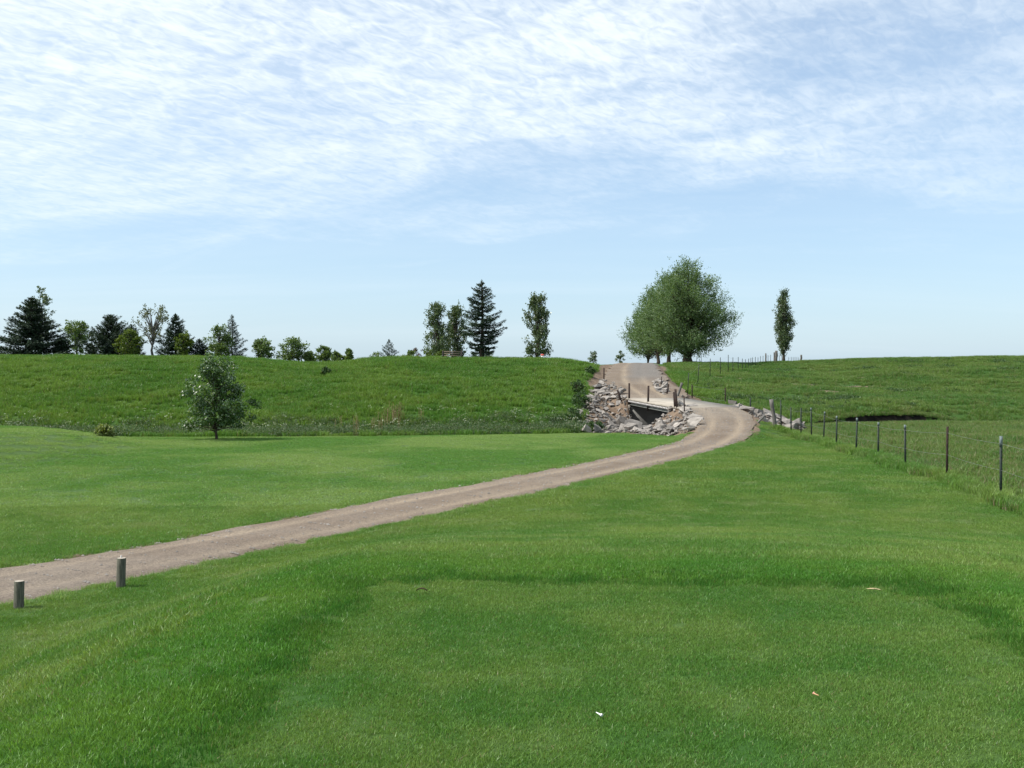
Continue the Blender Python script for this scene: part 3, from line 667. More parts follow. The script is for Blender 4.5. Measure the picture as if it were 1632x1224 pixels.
def build_grass():
    # close-mown tee
    X, Y = jgrid(-4, 7, 1.6, 10, 0.20, 1)
    Z = zones(X, Y); k = (Z['dt'] < 0.14) & inview(X, Y)
    X, Y = X[k], Y[k]
    P = [blade_patch('tee_patch', 0.34, 1100, 0.014, 0.0048, M['tee'], 0.95, s_) for s_ in range(3)]
    put('tee_grass', X, Y, 0.85 + 0.3 * RNG.random(len(X)), P, M['tee'], 'close mown dark green grass covering the raised tee')
    # longer collar round the tee
    X, Y = jgrid(-7, 9, 1.4, 13, 0.17, 2)
    Z = zones(X, Y); k = (Z['dt'] >= 0.02) & (RNG.random(len(X)) < sm(2.1, 1.1, Z['dt'] + 0.3 * vnoise(X, Y, 1.0, 61, 2))) & inview(X, Y)
    X, Y, dt = X[k], Y[k], Z['dt'][k]
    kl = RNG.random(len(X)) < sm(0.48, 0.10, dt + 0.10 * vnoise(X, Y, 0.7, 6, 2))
    P = [blade_patch('deepgreen_patch', 0.24, 400, 0.026, 0.0056, M['deepgreen'], 0.55, 10 + s_) for s_ in range(3)]
    put('tee_edge_grass', X[kl], Y[kl], 0.9 + 0.35 * RNG.random(kl.sum()), P, M['deepgreen'], 'darker green line of longer grass edging the mown tee')
    P = [blade_patch('collar_patch', 0.30, 600, 0.0165, 0.0058, M['collar'], 0.85, 14 + s_) for s_ in range(3)]
    sc = np.interp(dt, [0.4, 0.7, 1.9], [1.25, 1.0, 0.8]) * (0.75 + 0.5 * (0.5 + 0.5 * vnoise(X, Y, 0.6, 4, 2)))
    put('collar_grass', X[~kl], Y[~kl], sc[~kl], P, M['collar'], 'rich green longer grass round the mown tee')
    # lawn sloping down to the path and fence
    X, Y = jgrid(-14, 20, 1.4, 24, 0.27, 3)
    Z = zones(X, Y); k = Z['mown'] & ~Z['onpath'] & (Z['dt'] >= 1.05) & inview(X, Y) & (Z['d1'] > 0.10)
    X, Y = X[k], Y[k]
    P = [blade_patch('lawn_patch', 0.42, 620, 0.024, 0.0066, M['mown'], 1.0, 20 + s_) for s_ in range(4)]
    put('lawn_grass', X, Y, 0.8 + 0.4 * RNG.random(len(X)) + 0.25 * vnoise(X, Y, 1.1, 8, 2), P, M['mown'], 'mown lawn grass sloping from the tee to the path')
    # the same lawn farther off, and the fairway and green across the path
    X, Y = jgrid(-34, 24, 12, 53, 0.55, 4)
    Z = zones(X, Y); pathy = np.interp(X, near_q[:, 0], near_q[:, 1])
    across = (Y > pathy) & (X < 9.5)
    k = Z['mown'] & ~Z['onpath'] & ~Z['piles'] & inview(X, Y, 200) & (Z['d1'] > 0.16) & ((Y > 22.5) | across)
    k1 = k & ~across; k2 = k & across
    P = [blade_patch('far_lawn_patch', 0.85, 900, 0.036, 0.011, M['mown'], 0.9, 30 + s_) for s_ in range(4)]
    put('far_lawn_grass', X[k1], Y[k1], 0.8 + 0.4 * RNG.random(k1.sum()), P, M['mown'], 'mown lawn grass between the path and the wire fence')
    P = [blade_patch('fairway_patch', 0.85, 900, 0.030, 0.011, M['fair'], 0.9, 40 + s_) for s_ in range(4)]
    put('fairway_grass', X[k2], Y[k2], 0.75 + 0.35 * RNG.random(k2.sum()), P, M['fair'], 'paler mown fairway grass across the path')
    # ragged tufts along path edges
    q = near_q; r = np.random.default_rng(5); idx = r.integers(0, len(q) - 1, 2600); t = q[idx + 1, :2] - q[idx, :2]; t /= np.linalg.norm(t, axis=1)[:, None]
    side = np.where(r.random(len(idx)) < 0.5, 1, -1); off = side * (q[idx, 3] + r.normal(0.12, 0.10, len(idx)))
    X = q[idx, 0] + t[:, 1] * off + r.normal(0, .2, len(idx)); Y = q[idx, 1] - t[:, 0] * off + r.normal(0, .2, len(idx))
    k = (Y < 46) & inview(X, Y) & (Y > 5); X, Y = X[k], Y[k]
    P = [blade_patch('tuft', 0.16, 60, 0.055, 0.007, M['fair'], 0.7, 50 + s_) for s_ in range(3)]
    put('verge_tufts', X, Y, 0.6 + 0.7 * r.random(len(X)), P, M['fair'], 'ragged grass tufts along the path edges')
    # rough grass on the hill over the creek
    X, Y = jgrid(-46, 16, 48, 84, 0.62, 6)
    Z = zones(X, Y); u, v = project(X, Y, ground(X, Y))
    k = (Z['s'] > -6.1) & ~Z['mown'] & ~Z['onpath'] & ~Z['piles'] & (Z['d2'] > 0.9) & (Z['d1'] > 0.7) & (X < 14) & inview(X, Y, 200) & ((X < 5.2) | (Y > 64))
    al, la = bridge_frame(X, Y); k &= ~((al > -3) & (al < BL + 2) & (la > -3) & (la < BW + 3))
    k &= ~((((X - 11.6) / 1.6) ** 2 + ((Y - 67) / 4.0) ** 2) < 1)
    X, Y = X[k], Y[k]
    P = [blade_patch('rough_patch', 1.0, 420, 0.24, 0.018, M['hill'], 0.55, 60 + s_, bend=True, clump=26) for s_ in range(4)]
    put('hill_grass', X, Y, 0.55 + 0.5 * RNG.random(len(X)) + 0.35 * vnoise(X, Y, 2.2, 14, 3), P, M['hill'], 'rough unmown grass covering the hill across the creek')
    # pasture beyond the fence and over the right hill
    X, Y = jgrid(6, 62, 14, 112, 0.72, 7)
    Z = zones(X, Y)
    k = (X > fence_x(Y) - 0.15) & ((Y < 54) | (X > 13)) & ~Z['onpath'] & ~Z['piles'] & (Z['d2'] > 1.2) & (Z['d1'] > 0.8) & inview(X, Y, 200)
    k |= (Y > 60) & (X > 12.5) & (Z['d2'] > 1.2) & ~Z['piles'] & inview(X, Y, 200)
    k &= ~((Z['s'] > -1.0) & (Z['s'] < 0.45) & (X > 19.4) & (X < 25.4) & (vnoise(X, Y, 3.0, 31, 2) > -0.55))
    al, la = bridge_frame(X, Y); k &= ~((al > -2) & (al < BL + 2) & (la > -2) & (la < BW + 2))
    sc = vnoise(X * 0.35, Y, 2.0, 91, 3); k &= ~((sc > 0.52) & (Z['s'] > 3) & (Z['s'] < 26))
    X, Y = X[k], Y[k]
    P = [blade_patch('pasture_patch', 1.15, 420, 0.20, 0.016, M['pasture'], 0.65, 70 + s_, bend=True, clump=30) for s_ in range(4)]
    sc = 0.55 + 0.45 * RNG.random(len(X)) + 0.3 * vnoise(X, Y, 2.0, 15, 3); md = Y - creek_y(X) < -0.5
    put('pasture_grass', X[~md], Y[~md], sc[~md], P, M['pasture'], 'rough green pasture grass over the hill beyond the creek')
    P = [blade_patch('meadow_patch', 1.15, 460, 0.18, 0.014, M['meadow'], 0.65, 75 + s_, bend=True, clump=34) for s_ in range(4)]
    put('meadow_grass', X[md], Y[md], sc[md], P, M['meadow'], 'tawny seeding meadow grass between the wire fence and the creek')
    # overhang of the creek bank and dark clumps dotted over the slope
    r = np.random.default_rng(19); X = r.uniform(18, 27, 420); Y = creek_y(X) + np.abs(r.normal(0, 0.22, 420)) + 0.50
    put('bank_overhang_grass', X, Y, 0.16 + 0.55 * r.random(420) ** 2, P, M['pasture'], 'ragged grass hanging over the dark creek bank', flat=0.8)
    X = r.uniform(13, 58, 700); Y = creek_y(X) + 1.5 + r.random(700) * 34; k = (vnoise(X * 0.4, Y, 3.0, 45, 2) > 0.25) & inview(X, Y, 200) & (zones(X, Y)['d2'] > 2); X, Y = X[k], Y[k]
    PW = [weed_patch('clump_patch', 40, 0.26, M['l_bush'], 190 + i, 1.1, 0.10) for i in range(3)]
    put('pasture_weeds', X, Y, 0.6 + 0.7 * r.random(len(X)), PW, M['l_bush'], 'dark weed clumps dotted over the pasture slope')
    # uncut strip under the fence
    r = np.random.default_rng(9); t = r.random(1500) * (len(FX) - 1); i = t.astype(int); f = t - i
    X = FX[i] * (1 - f) + FX[i + 1] * f + r.normal(-0.05, 0.16, 1500); Y = FY[i] * (1 - f) + FY[i + 1] * f + r.normal(0, 0.1, 1500)
    k = inview(X, Y, 200); X, Y = X[k], Y[k]
    P = [blade_patch('fence_tuft', 0.30, 70, 0.17, 0.011, M['mown'], 0.6, 80 + s_, bend=True) for s_ in range(3)]
    put('fence_line_grass', X, Y, 0.6 + 0.6 * r.random(len(X)), P, M['mown'], 'uncut bright grass growing along the fence line')
def weed_patch(name, n, h, mat, seed, size=0.9, leaf=0.09):
    r = np.random.default_rng(seed); g = Geo()
    for i in range(n):
        b = (r.random(2) - .5) * size; hh = h * (0.5 + 0.7 * r.random()); ln = r.normal(0, .12, 2) * hh
        m_ = int(7 + r.integers(0, 6)); t = np.sort(r.random(m_)) ** 0.8
        P = np.stack([b[0] + ln[0] * t, b[1] + ln[1] * t, hh * t], 1)
        leaves(g, P + r.normal(0, 0.05, P.shape), leaf * (1.25 - 0.7 * t), r, up=0.6, narrow=0.45)
    return hide_patch(g.build(name, mat))
def leaves(g, P, size, r, up=0.3, narrow=0.55, axis=None, jitter=1.0):
    """diamond leaves: one quad each"""
    n = len(P); size = np.broadcast_to(np.asarray(size, float), (n,))
    d = r.normal(0, 1, (n, 3)) * jitter
    if axis is not None: d = d + np.asarray(axis)
    d /= np.linalg.norm(d, axis=1)[:, None] + 1e-9
    nn = r.normal(0, 1, (n, 3)); nn[:, 2] += up * 3
    s_ = np.cross(d, nn); s_ /= np.linalg.norm(s_, axis=1)[:, None] + 1e-9
    L_ = d * size[:, None]; Wd = s_ * (size * narrow / 2)[:, None]
    V = np.stack([P, P + L_ * .45 + Wd, P + L_, P + L_ * .45 - Wd], 1).reshape(-1, 3)
    g.add(V, np.arange(4 * n).reshape(-1, 4))
def build_weeds():
    r = np.random.default_rng(21)
    X, Y = jgrid(-44, 7.5, 46, 60, 0.55, 22)
    Z = zones(X, Y)
    k = (Z['s'] > -5.9) & (Z['s'] < 2.2 + 1.2 * vnoise(X, Y, 4, 5, 2)) & ~Z['mown'] & ~Z['piles'] & inview(X, Y, 200) & (Z['d1'] > 1.0) & (X < 4.8)
    k &= vnoise(X, Y, 2.2, 55, 2) > -0.35
    X, Y = X[k], Y[k]
    P = [weed_patch('weed_patch', 34, 0.46, M['weed'], 90 + i) for i in range(4)]
    put('creek_weeds', X, Y, 0.6 + 0.6 * r.random(len(X)) + 0.25 * vnoise(X, Y, 3, 6, 2), P, M['weed'], 'tall grey green weeds lining the creek', flat=1)
    # white umbels in drifts
    X, Y = jgrid(-44, 5.0, 46, 63, 0.5, 23); Z = zones(X, Y)
    k = (Z['s'] > -4.5) & (Z['s'] < 3.4) & ~Z['piles'] & inview(X, Y, 200) & (vnoise(X, Y, 3.2, 66, 2) + r.normal(0, 0.25, len(X)) > 0.18) & (r.random(len(X)) < 0.55)
    X, Y = X[k], Y[k]
    P = []
    for i in range(3):
        g = Geo(); rr = np.random.default_rng(110 + i)
        for j in range(3):
            c = np.r_[(rr.random(2) - .5) * 0.8, 0.38 + 0.3 * rr.random()]
            leaves(g, c + rr.normal(0, 1, (7, 3)) * [0.035, 0.035, 0.010], 0.032, rr, up=1.5, narrow=0.9)
        P.append(hide_patch(g.build('umbel_patch', M['flower'])))
    put('white_wildflowers', X, Y, 0.75 + 0.5 * r.random(len(X)), P, M['flower'], 'small white wildflower heads dotted among the creek weeds', flat=1)
    # brown dock seed heads
    xs, ys = [], []
    for u0, v0, n in ((632, 690, 12), (560, 694, 4), (610, 692, 6)):
        for _ in range(n):
            x, y = hit(u0 + r.normal(0, 16), v0 + r.normal(0, 2.0)); xs.append(x); ys.append(y + 0.8)
    X, Y = np.array(xs), np.array(ys)
    P = []
    for i in range(2):
        g = Geo(); rr = np.random.default_rng(130 + i)
        for j in range(3):
            b = (rr.random(2) - .5) * 0.35; t = np.linspace(0.45, 1, 14); h = 0.6 + 0.3 * rr.random()
            Pp = np.stack([b[0] + 0 * t, b[1] + 0 * t, h * t], 1); leaves(g, Pp + rr.normal(0, 0.015, Pp.shape), 0.05, rr, up=0.2, narrow=0.6, axis=(0, 0, 1))
            g.tube([[b[0], b[1], 0], [b[0], b[1], h]], 0.006, 3)
        P.append(hide_patch(g.build('dock_patch', M['seed'])))
    put('brown_seed_stalks', X, Y, 0.8 + 0.5 * r.random(len(X)), P, M['seed'], 'brown dry seed stalks standing at the fairway edge', flat=1)
loose_stones(); build_grass(); build_weeds()

# ------------------------------------------------------------------ bridge
def b2w(al, la, z): 
    p = BB + be * al + bn * la; return np.array([p[0], p[1], z])
def zdeck(al): return ZB + (ZA - ZB) * al / BL
def bbox_along(g, a0, a1, l0, l1, dz0, dz1, base=None):
    """a bar in bridge space between two stations, following the deck slope"""
    V = []
    for a in (a0, a1):
        z = zdeck(a) if base is None else 0
        for l in (l0, l1):
            for dz in (dz0, dz1): V.append(b2w(a, l, z + dz))
    g.add(V, [[0, 1, 3, 2], [4, 6, 7, 5], [0, 4, 5, 1], [2, 3, 7, 6], [0, 2, 6, 4], [1, 5, 7, 3]])
def build_bridge():
    root = empty('road_bridge', b2w(BL / 2, BW / 2, -1.4))
    tag(root, 'small concrete deck bridge with steel beams carrying the track over the creek', 'bridge')
    ro = np.array(root.location)
    def mk(name, fn, mat, parent=root):
        g = Geo(); fn(g); g.v = [v - ro for v in g.v]; return g.build(name, mat, parent)
    mk('deck', lambda g: bbox_along(g, -0.5, BL + 0.5, 0.0, BW, -0.10, 0.02), M['concrete'])
    for l in (0.06, BW * 0.36, BW * 0.68, BW - 0.20):
        def beam(g, l=l):
            bbox_along(g, -0.2, BL + 0.2, l, l + 0.14, -0.225, -0.205)
            bbox_along(g, -0.2, BL + 0.2, l + 0.055, l + 0.085, -0.325, -0.226)
            bbox_along(g, -0.2, BL + 0.2, l, l + 0.14, -0.350, -0.327)
        mk('beam', beam, M['beam'])
    def corr(g):                       # ends of the corrugated decking showing under the slab
        n = 34
        for i in range(n):
            a = BL * (i + 0.18) / n; bbox_along(g, a, a + BL / n * 0.52, -0.025, BW + 0.025, -0.195, -0.105)
    tag(mk('corrugated_decking', corr, M['corr']), kind='stuff')
    def corr2(g):
        n = 34
        for i in range(n):
            a = BL * (i + 0.74) / n; bbox_along(g, a, a + BL / n * 0.36, -0.015, 0.02, -0.190, -0.11)
    tag(mk('decking_rib', corr2, M['rust']), kind='stuff')
    def wall(a0, a1):
        def f(g):
            V = [b2w(a, l, z) for a in (a0, a1) for l in (-0.02, BW + 0.02) for z in (-2.1, zdeck(a) - 0.352)]
            g.add(V, [[0, 1, 3, 2], [4, 6, 7, 5], [0, 4, 5, 1], [2, 3, 7, 6], [0, 2, 6, 4], [1, 5, 7, 3]])
        return f
    mk('abutment', wall(BL - 0.02, BL + 0.35), M['wallconc']); mk('abutment', wall(-0.35, 0.02), M['wallconc'])
    # end column showing pale at the corner of the far abutment
    def colm(g):
        V = [b2w(a, l, z) for a in (BL - 0.22, BL - 0.03) for l in (-0.10, 0.05) for z in (-2.0, zdeck(BL) - 0.352)]
        g.add(V, [[0, 1, 3, 2], [4, 6, 7, 5], [0, 4, 5, 1], [2, 3, 7, 6], [0, 2, 6, 4], [1, 5, 7, 3]])
    mk('corner_column', colm, M['concrete'])
    for a, h, ln in ((BL - 0.05, 0.90, (0, 0)), (BL * 0.56, 0.90, (0.02, 0)), (0.10, 0.76, (-0.05, 0)), (-0.25, 0.92, (-0.09, 0.02))):
        def post(g, a=a, h=h, ln=ln):
            p = b2w(a, 0.05, zdeck(a) - 0.45); g.box((p + np.array([ln[0] / 2, ln[1] / 2, 0.45 / 2 + h / 2])), (0.10, 0.09, h + 0.45), Matrix.Rotation(ln[0] / h, 3, 'Y'))
        mk('post', post, M['rust'])
build_bridge()

# ------------------------------------------------------------------ rubble
OPENING = [(1006, 636), (1060, 648), (1032, 667), (1014, 672), (1006, 668)]
def rock_meshes(n, seed, kind):
    r = random.Random(seed); out = []
    for i in range(n):
        bm = bmesh.new()
        fl = {'slab': (1.0, 0.55 + 0.3 * r.random(), 0.14 + 0.10 * r.random()), 'block': (1.0, 0.6 + 0.3 * r.random(), 0.34 + 0.25 * r.random())}[kind]
        for k in range(13):
            v = Vector((r.uniform(-1, 1), r.uniform(-1, 1), r.choice((-1, 1)) * r.uniform(0.75, 1)))
            m2 = max(abs(v.x), abs(v.y)); v.x, v.y = v.x / m2 * r.uniform(.75, 1), v.y / m2 * r.uniform(.75, 1)
            bm.verts.new((v.x * fl[0] / 2, v.y * fl[1] / 2, v.z * fl[2] / 2))
        res = bmesh.ops.convex_hull(bm, input=bm.verts)
        junk = [g_ for g_ in res['geom_interior'] if isinstance(g_, bmesh.types.BMVert)]
        if junk: bmesh.ops.delete(bm, geom=junk, context='VERTS')
        me = bpy.data.meshes.new('rock'); bm.to_mesh(me); bm.free(); me.materials.append(M['rock']); out.append(me)
    return out
SLABS = rock_meshes(9, 3, 'slab'); BLOCKS = rock_meshes(9, 4, 'block')
def pile(label, poly, n, smin, smax, slabf, seed, layers=1.0, big=(), frag=0):
    r = random.Random(seed); P = np.array(poly)
    x0, y0 = P.min(0); x1, y1 = P.max(0)
    cx, cy = P.mean(0); root = empty('rubble_pile', (cx, cy, gz(cx, cy)))
    tag(root, label, 'rock pile')
    pts = []; tries = 0
    while len(pts) < n and tries < 40000:
        tries += 1
        x, y = r.uniform(x0, x1), r.uniform(y0, y1)
        if not inpoly(np.array([x]), np.array([y]), poly)[0]: continue
        s = smin + (smax - smin) * r.random() ** 2.8
        if any((x - a) ** 2 + (y - b) ** 2 < (0.30 * (s + c)) ** 2 * (0.55 if r.random() < 0.5 else 1) for a, b, c in pts): 
            if tries < 30000: continue
        pts.append((x, y, s))
    pts = [(x, y, s) for x, y, s in pts] + list(big)
    for x, y, s in pts:
        pu, pv = project(x, y, gz(x, y) + 0.3 * s)
        if y < 60.5 and inpoly(np.array([pu]), np.array([pv]), OPENING)[0]: continue     # keep the waterway clear
        slab = r.random() < slabf
        me = r.choice(SLABS if slab else BLOCKS)
        o = bpy.data.objects.new('rock', me); COL.objects.link(o); o.parent = root
        nrm = Vector(normals(np.array([x]), np.array([y]), 0.4)[0]); q = Vector((0, 0, 1)).rotation_difference(nrm)
        tilt = Matrix.Rotation(r.gauss(0, 0.30), 3, 'X') @ Matrix.Rotation(r.gauss(0, 0.30), 3, 'Y') @ Matrix.Rotation(r.uniform(0, 6.28), 3, 'Z')
        o.rotation_euler = (q.to_matrix() @ tilt).to_euler()
        k = s * r.uniform(0.85, 1.15); o.scale = (k, k, k * r.uniform(0.85, 1.3))
        h = (0.16 if slab else 0.4) * s * 0.5
        o.location = Vector((x, y, gz(x, y) + h * 0.45 + layers * 0.10 * r.random())) - root.location
    g = Geo(); k = 0                       # small broken stone filling the joints
    while k < frag:
        x, y = r.uniform(x0, x1), r.uniform(y0, y1)
        if not inpoly(np.array([x]), np.array([y]), poly)[0]: continue
        k += 1; a = r.uniform(0.05, 0.13); c = np.array([x, y, gz(x, y) + r.uniform(0.0, 0.07)]) - np.array(root.location)
        V = np.array([[1, 0, -.3], [-.2, .9, -.3], [-.8, -.5, -.3], [.5, .4, .5], [-.5, .3, .45], [0, -.7, .5]]) * np.array([a, a * r.uniform(.6, 1), a * r.uniform(.4, .9)])
        R = np.array(Matrix.Rotation(r.uniform(0, 6.28), 3, 'Z') @ Matrix.Rotation(r.gauss(0, .4), 3, 'X')); V = V @ R.T
        g.add(V + c, [[0, 1, 3], [1, 4, 3], [1, 2, 4], [2, 5, 4], [2, 0, 5], [0, 3, 5], [3, 4, 5], [0, 2, 1]])
    tag(g.build('small_rubble', M['rock'], root), kind='stuff')
    return root
pile('heap of broken grey rock slabs tumbling down the bank left of the bridge opening', PILE_L, 300, 0.20, 0.80, 0.6, 5, 1.8, frag=1500)
pile('spread of flat pale rock slabs heaped between the bridge and the path bend', PILE_R, 290, 0.20, 1.0, 0.72, 6, 1.6, frag=1100)
pile('low bank of pale rock slabs beside the leaning wooden fence post', PILE_E, 130, 0.26, 1.3, 0.7, 7, 1.8, frag=450)
pile('small jumble of grey rocks at the roadside beyond the bridge deck', PILE_B, 75, 0.18, 0.6, 0.5, 8, 2.0, frag=200)

# ------------------------------------------------------------------ posts, fences, bollards
def orient(d):
    return np.array(Vector((0, 0, 1)).rotation_difference(Vector(d).normalized()).to_matrix())
def tpost(parent, base, top, tip=0.0, w=0.05, mat='tpost', name='post'):
    """steel T-section with anchor studs, optionally a white painted tip"""
    base = np.array(base, float); top = np.array(top, float); ro = np.array(parent.matrix_world.translation) if parent else np.zeros(3)
    if parent: ro = np.array(parent.location)
    d = top - base; L_ = np.linalg.norm(d); R = orient(d)
    def prof(g, h0, h1, grow=0.0):
        c = base + d * ((h0 + h1) / 2 / L_) - ro
        g.box(c, (w + grow, 0.012 + grow, h1 - h0), R); g.box(c + R @ np.array([0, 0.006 + w * 0.36 + grow, 0]), (0.013 + grow, w * 0.72, h1 - h0), R)
    g = Geo(); prof(g, -0.25, L_ * (1 - tip) - (0.001 if tip else 0))
    for k in range(8):
        g.box(base + d * (0.2 + 0.75 * k / 8) - ro + R @ np.array([0, -0.012, 0]), (0.014, 0.012, 0.02), R)
    o = g.build(name, M[mat], parent)
    if tip:
        g = Geo(); prof(g, L_ * (1 - tip), L_, 0.004); g.build('painted_tip', M['tip'], o)
    return o
def woodpost(parent, base, top, r0, name='post', mat='oldwood', seed=0):
    base = np.array(base, float); top = np.array(top, float); ro = np.array(parent.location) if parent else np.zeros(3)
    rr = np.random.default_rng(seed); d = top - base; n = 6; pts = [base - d * 0.12 - ro] + [base + d * t - ro + rr.normal(0, r0 * 0.08, 3) * [1, 1, 0] for t in np.linspace(0, 1, n)]
    g = Geo(); g.tube(pts, r0 * (1 + rr.normal(0, 0.05, len(pts))), 9); return g.build(name, M[mat], parent, smooth=False)
def wire(parent, pts, r=0.0030, sag=0.03):
    P = []
    for a, b in zip(pts[:-1], pts[1:]):
        a, b = np.array(a), np.array(b); t = np.linspace(0, 1, 6)[:-1]
        P += [a + (b - a) * k - np.array([0, 0, sag * 4 * k * (1 - k)]) for k in t]
    P.append(np.array(pts[-1])); g = Geo(); g.tube(np.array(P) - np.array(parent.location), r, 3, cap=False); return g.build('wire', M['wire'], parent)

def build_fences():
    f = empty('wire_fence', (fb[0][0], fb[0][1], gz(*fb[0])))
    tag(f, 'wire fence of dark steel posts between the mown lawn and the rough pasture', 'fence')
    tips = {0: 0.17, 2: 0.10, 3: 0.10, 4: 0.10, 5: 0.10, 6: 0.08, 7: 0.08}
    tops = []; mids = []
    r = random.Random(4)
    def do(x, y, h, tip, lean=0.0, wood=False, w=0.06, mat='tpost'):
        z = gz(x, y); b = np.array([x, y, z]); t = b + np.array([lean, 0, h])
        if wood: woodpost(f, b, t, 0.05, seed=int(x * 10))
        else: tpost(f, b, t, tip, w, mat)
        tops.append(b + (t - b) * 0.88); mids.append(b + (t - b) * 0.46)
    for k, (x, y) in enumerate(fb_ext[::-1]): do(x, y, 1.38, 0.1)
    for k, (u, v, vt) in enumerate(FENCE_PX[:11]):
        x, y = fb[k]; h = z_at(vt, y) - gz(x, y)
        do(x, y, h, tips.get(k, 0.0), r.gauss(0, 0.03), w=0.058 if k < 5 else 0.056, mat='rust' if k == 1 else 'tpost')
    wire(f, tops); wire(f, mids)
    # leaning corner post and its neighbours along the track and bridge
    f2 = empty('roadside_fence', (fb[12][0], fb[12][1], gz(*fb[12])))
    tag(f2, 'short run of thin posts and wire along the track edge by the bridge deck', 'fence')
    tops2 = []; mids2 = []
    for k in (11, 12, 13):
        u, v, vt = FENCE_PX[k]; x, y = fb[k]
        z = gz(x, y)
        if k > 11: z = max(z, -0.1)
        h = z_at(vt, y) - z; tpost(f2, (x, y, z), (x, y, z + h), 0, 0.075, 'tpost' if k == 11 else 'rust')
        tops2.append((x, y, z + h * 0.88)); mids2.append((x, y, z + h * 0.2))
    wire(f2, tops2[1:], 0.006); wire(f2, mids2[1:], 0.006)
    return tops[-1]
build_fences()
def lone_post(u, v, vt, ut=None, label='', wood=0.0, mat='rust', w=0.085, name='steel_post', dy=0.0, cat='post'):
    x, y = hit(u, v); z = gz(x, y); ht = z_at(vt, y); dx = ((ut if ut is not None else u) - u) / F * y
    e_ = empty(name, (x, y, z)); tag(e_, label, cat)
    if wood: woodpost(e_, (x, y, z), (x + dx, y + dy, ht), wood, 'shaft', 'oldwood', int(u))
    else: tpost(e_, (x, y, z), (x + dx, y + dy, ht), 0, w, mat, 'shaft')
    return e_
lone_post(1236, 682, 636.5, 1229, 'thick grey weathered wooden post leaning over the rock slabs at the fence end', 0.088, name='wooden_post')
lone_post(1208, 674, 662, 1219, 'short dark broken stake leaning low beside the rock slabs', 0.05, name='broken_stake', cat='stake')
lone_post(1163, 645.5, 638.5, None, 'short dark post stub at the near end of the bridge deck', 0.10, name='post_stub')
lone_post(1079, 634, 610, 1087, 'grey wooden post leaning right at the roadside beyond the bridge', 0.075, name='wooden_post')
lone_post(962.5, 608, 586, None, 'dark upright steel post at the top of the rock heap beside the dirt track', name='steel_post')
lone_post(990, 641, 621.5, 984, 'rusty steel post leaning left out of the rock heap by the bridge corner', w=0.12, name='steel_post')
lone_post(1091, 664, 631, 1090, 'thin dark steel post standing among the flat rock slabs by the path', w=0.06, name='steel_post')
lone_post(1062.5, 631, 612, 1065.5, 'dark steel post leaning beside the small rock jumble beyond the bridge', w=0.09, name='steel_post')
lone_post(1053.5, 617, 600, 1054.5, 'thin steel post sticking up from the small rock jumble', w=0.05, name='steel_post')

def build_hill_fence():
    # climbs the far slope and runs off over the crest
    px = [(1096, 615, 594, 1097.5), (1112, 599, 580, 1114), (1131.5, 591, 571.5, 1132), (1148, 591, 569.5, 1148), (1160.6, 586.5, 565.5, 1160.6), (1168, 588.5, 569.5, 1168), (1176.5, 588.5, 569, 1176.5),
          (1183, 588, 571.5, 1183), (1188, 589.5, 573, 1188), (1193, 589.5, 574.5, 1193), (1196.6, 589.5, 576, 1196.6), (1199.3, 590, 576.5, 1199.3), (1203.7, 589.5, 574, 1203.7)]
    yy = np.interp(np.arange(len(px)), [0, 1, 2, 4, 8, 12], [69, 77, 83, 90, 96, 100])
    f = empty('hill_fence', (at_x(1096, 69), 69, gz(at_x(1096, 69), 69))); tag(f, 'line of thin steel fence posts climbing the pasture slope beside the willows', 'fence')
    tops = []
    for (u, v, vt, ut), y in zip(px, yy):
        x = at_x(u, y); z = gz(x, y); h = max(0.9, z_at(vt, y) - z); xt = at_x(ut, y)
        tpost(f, (x, y, z), (xt, y, z + h), 0, 0.05); tops.append((xt, y, z + h * 0.9))
    wire(f, tops, 0.003)
    f = empty('crest_fence', (at_x(1110, 112), 112, gz(at_x(1110, 112), 112))); tag(f, 'thin fence posts standing against the sky on the crest around the tall narrow poplar', 'fence')
    sk = [(1110.3, 567, 110), (1118, 567, 110), (1208, 569.5, 106), (1212, 567.5, 107), (1216, 567, 108), (1220.5, 563, 108), (1224, 566, 109), (1228, 565.5, 110), (1234, 561.5, 110), (1242, 566, 112), (1246, 566.5, 113), (1257, 569, 116), (1261, 569, 118),
          (1264, 569, 118), (1267, 569, 119), (1270, 569, 120), (1273, 569.5, 121)]
    pt = []
    for u, vt, y in sk:
        x = at_x(u, y); z = gz(x, y); zt = z_at(vt, y)
        big_ = u in (1220.5, 1234)
        if big_: woodpost(f, (x, y, z), (x, y, zt), 0.07, seed=int(u))
        else: tpost(f, (x, y, z), (x, y, zt), 0, 0.042)
        pt.append((x, y, z + (zt - z) * 0.85))
    wire(f, pt[2:], 0.003)
    for u, vt, y, r0, lb in ((1236.8, 559, 109, 0.14, 'stout dark wooden gate post on the crest left of the narrow poplar'), (1276.5, 565.5, 112, 0.10, 'lone wooden post on the crest right of the narrow poplar')):
        x = at_x(u, y); z = gz(x, y); e_ = empty('wooden_post', (x, y, z)); tag(e_, lb, 'post'); woodpost(e_, (x, y, z), (x + 0.03, y, z_at(vt, y)), r0, 'shaft', seed=3)
build_hill_fence()

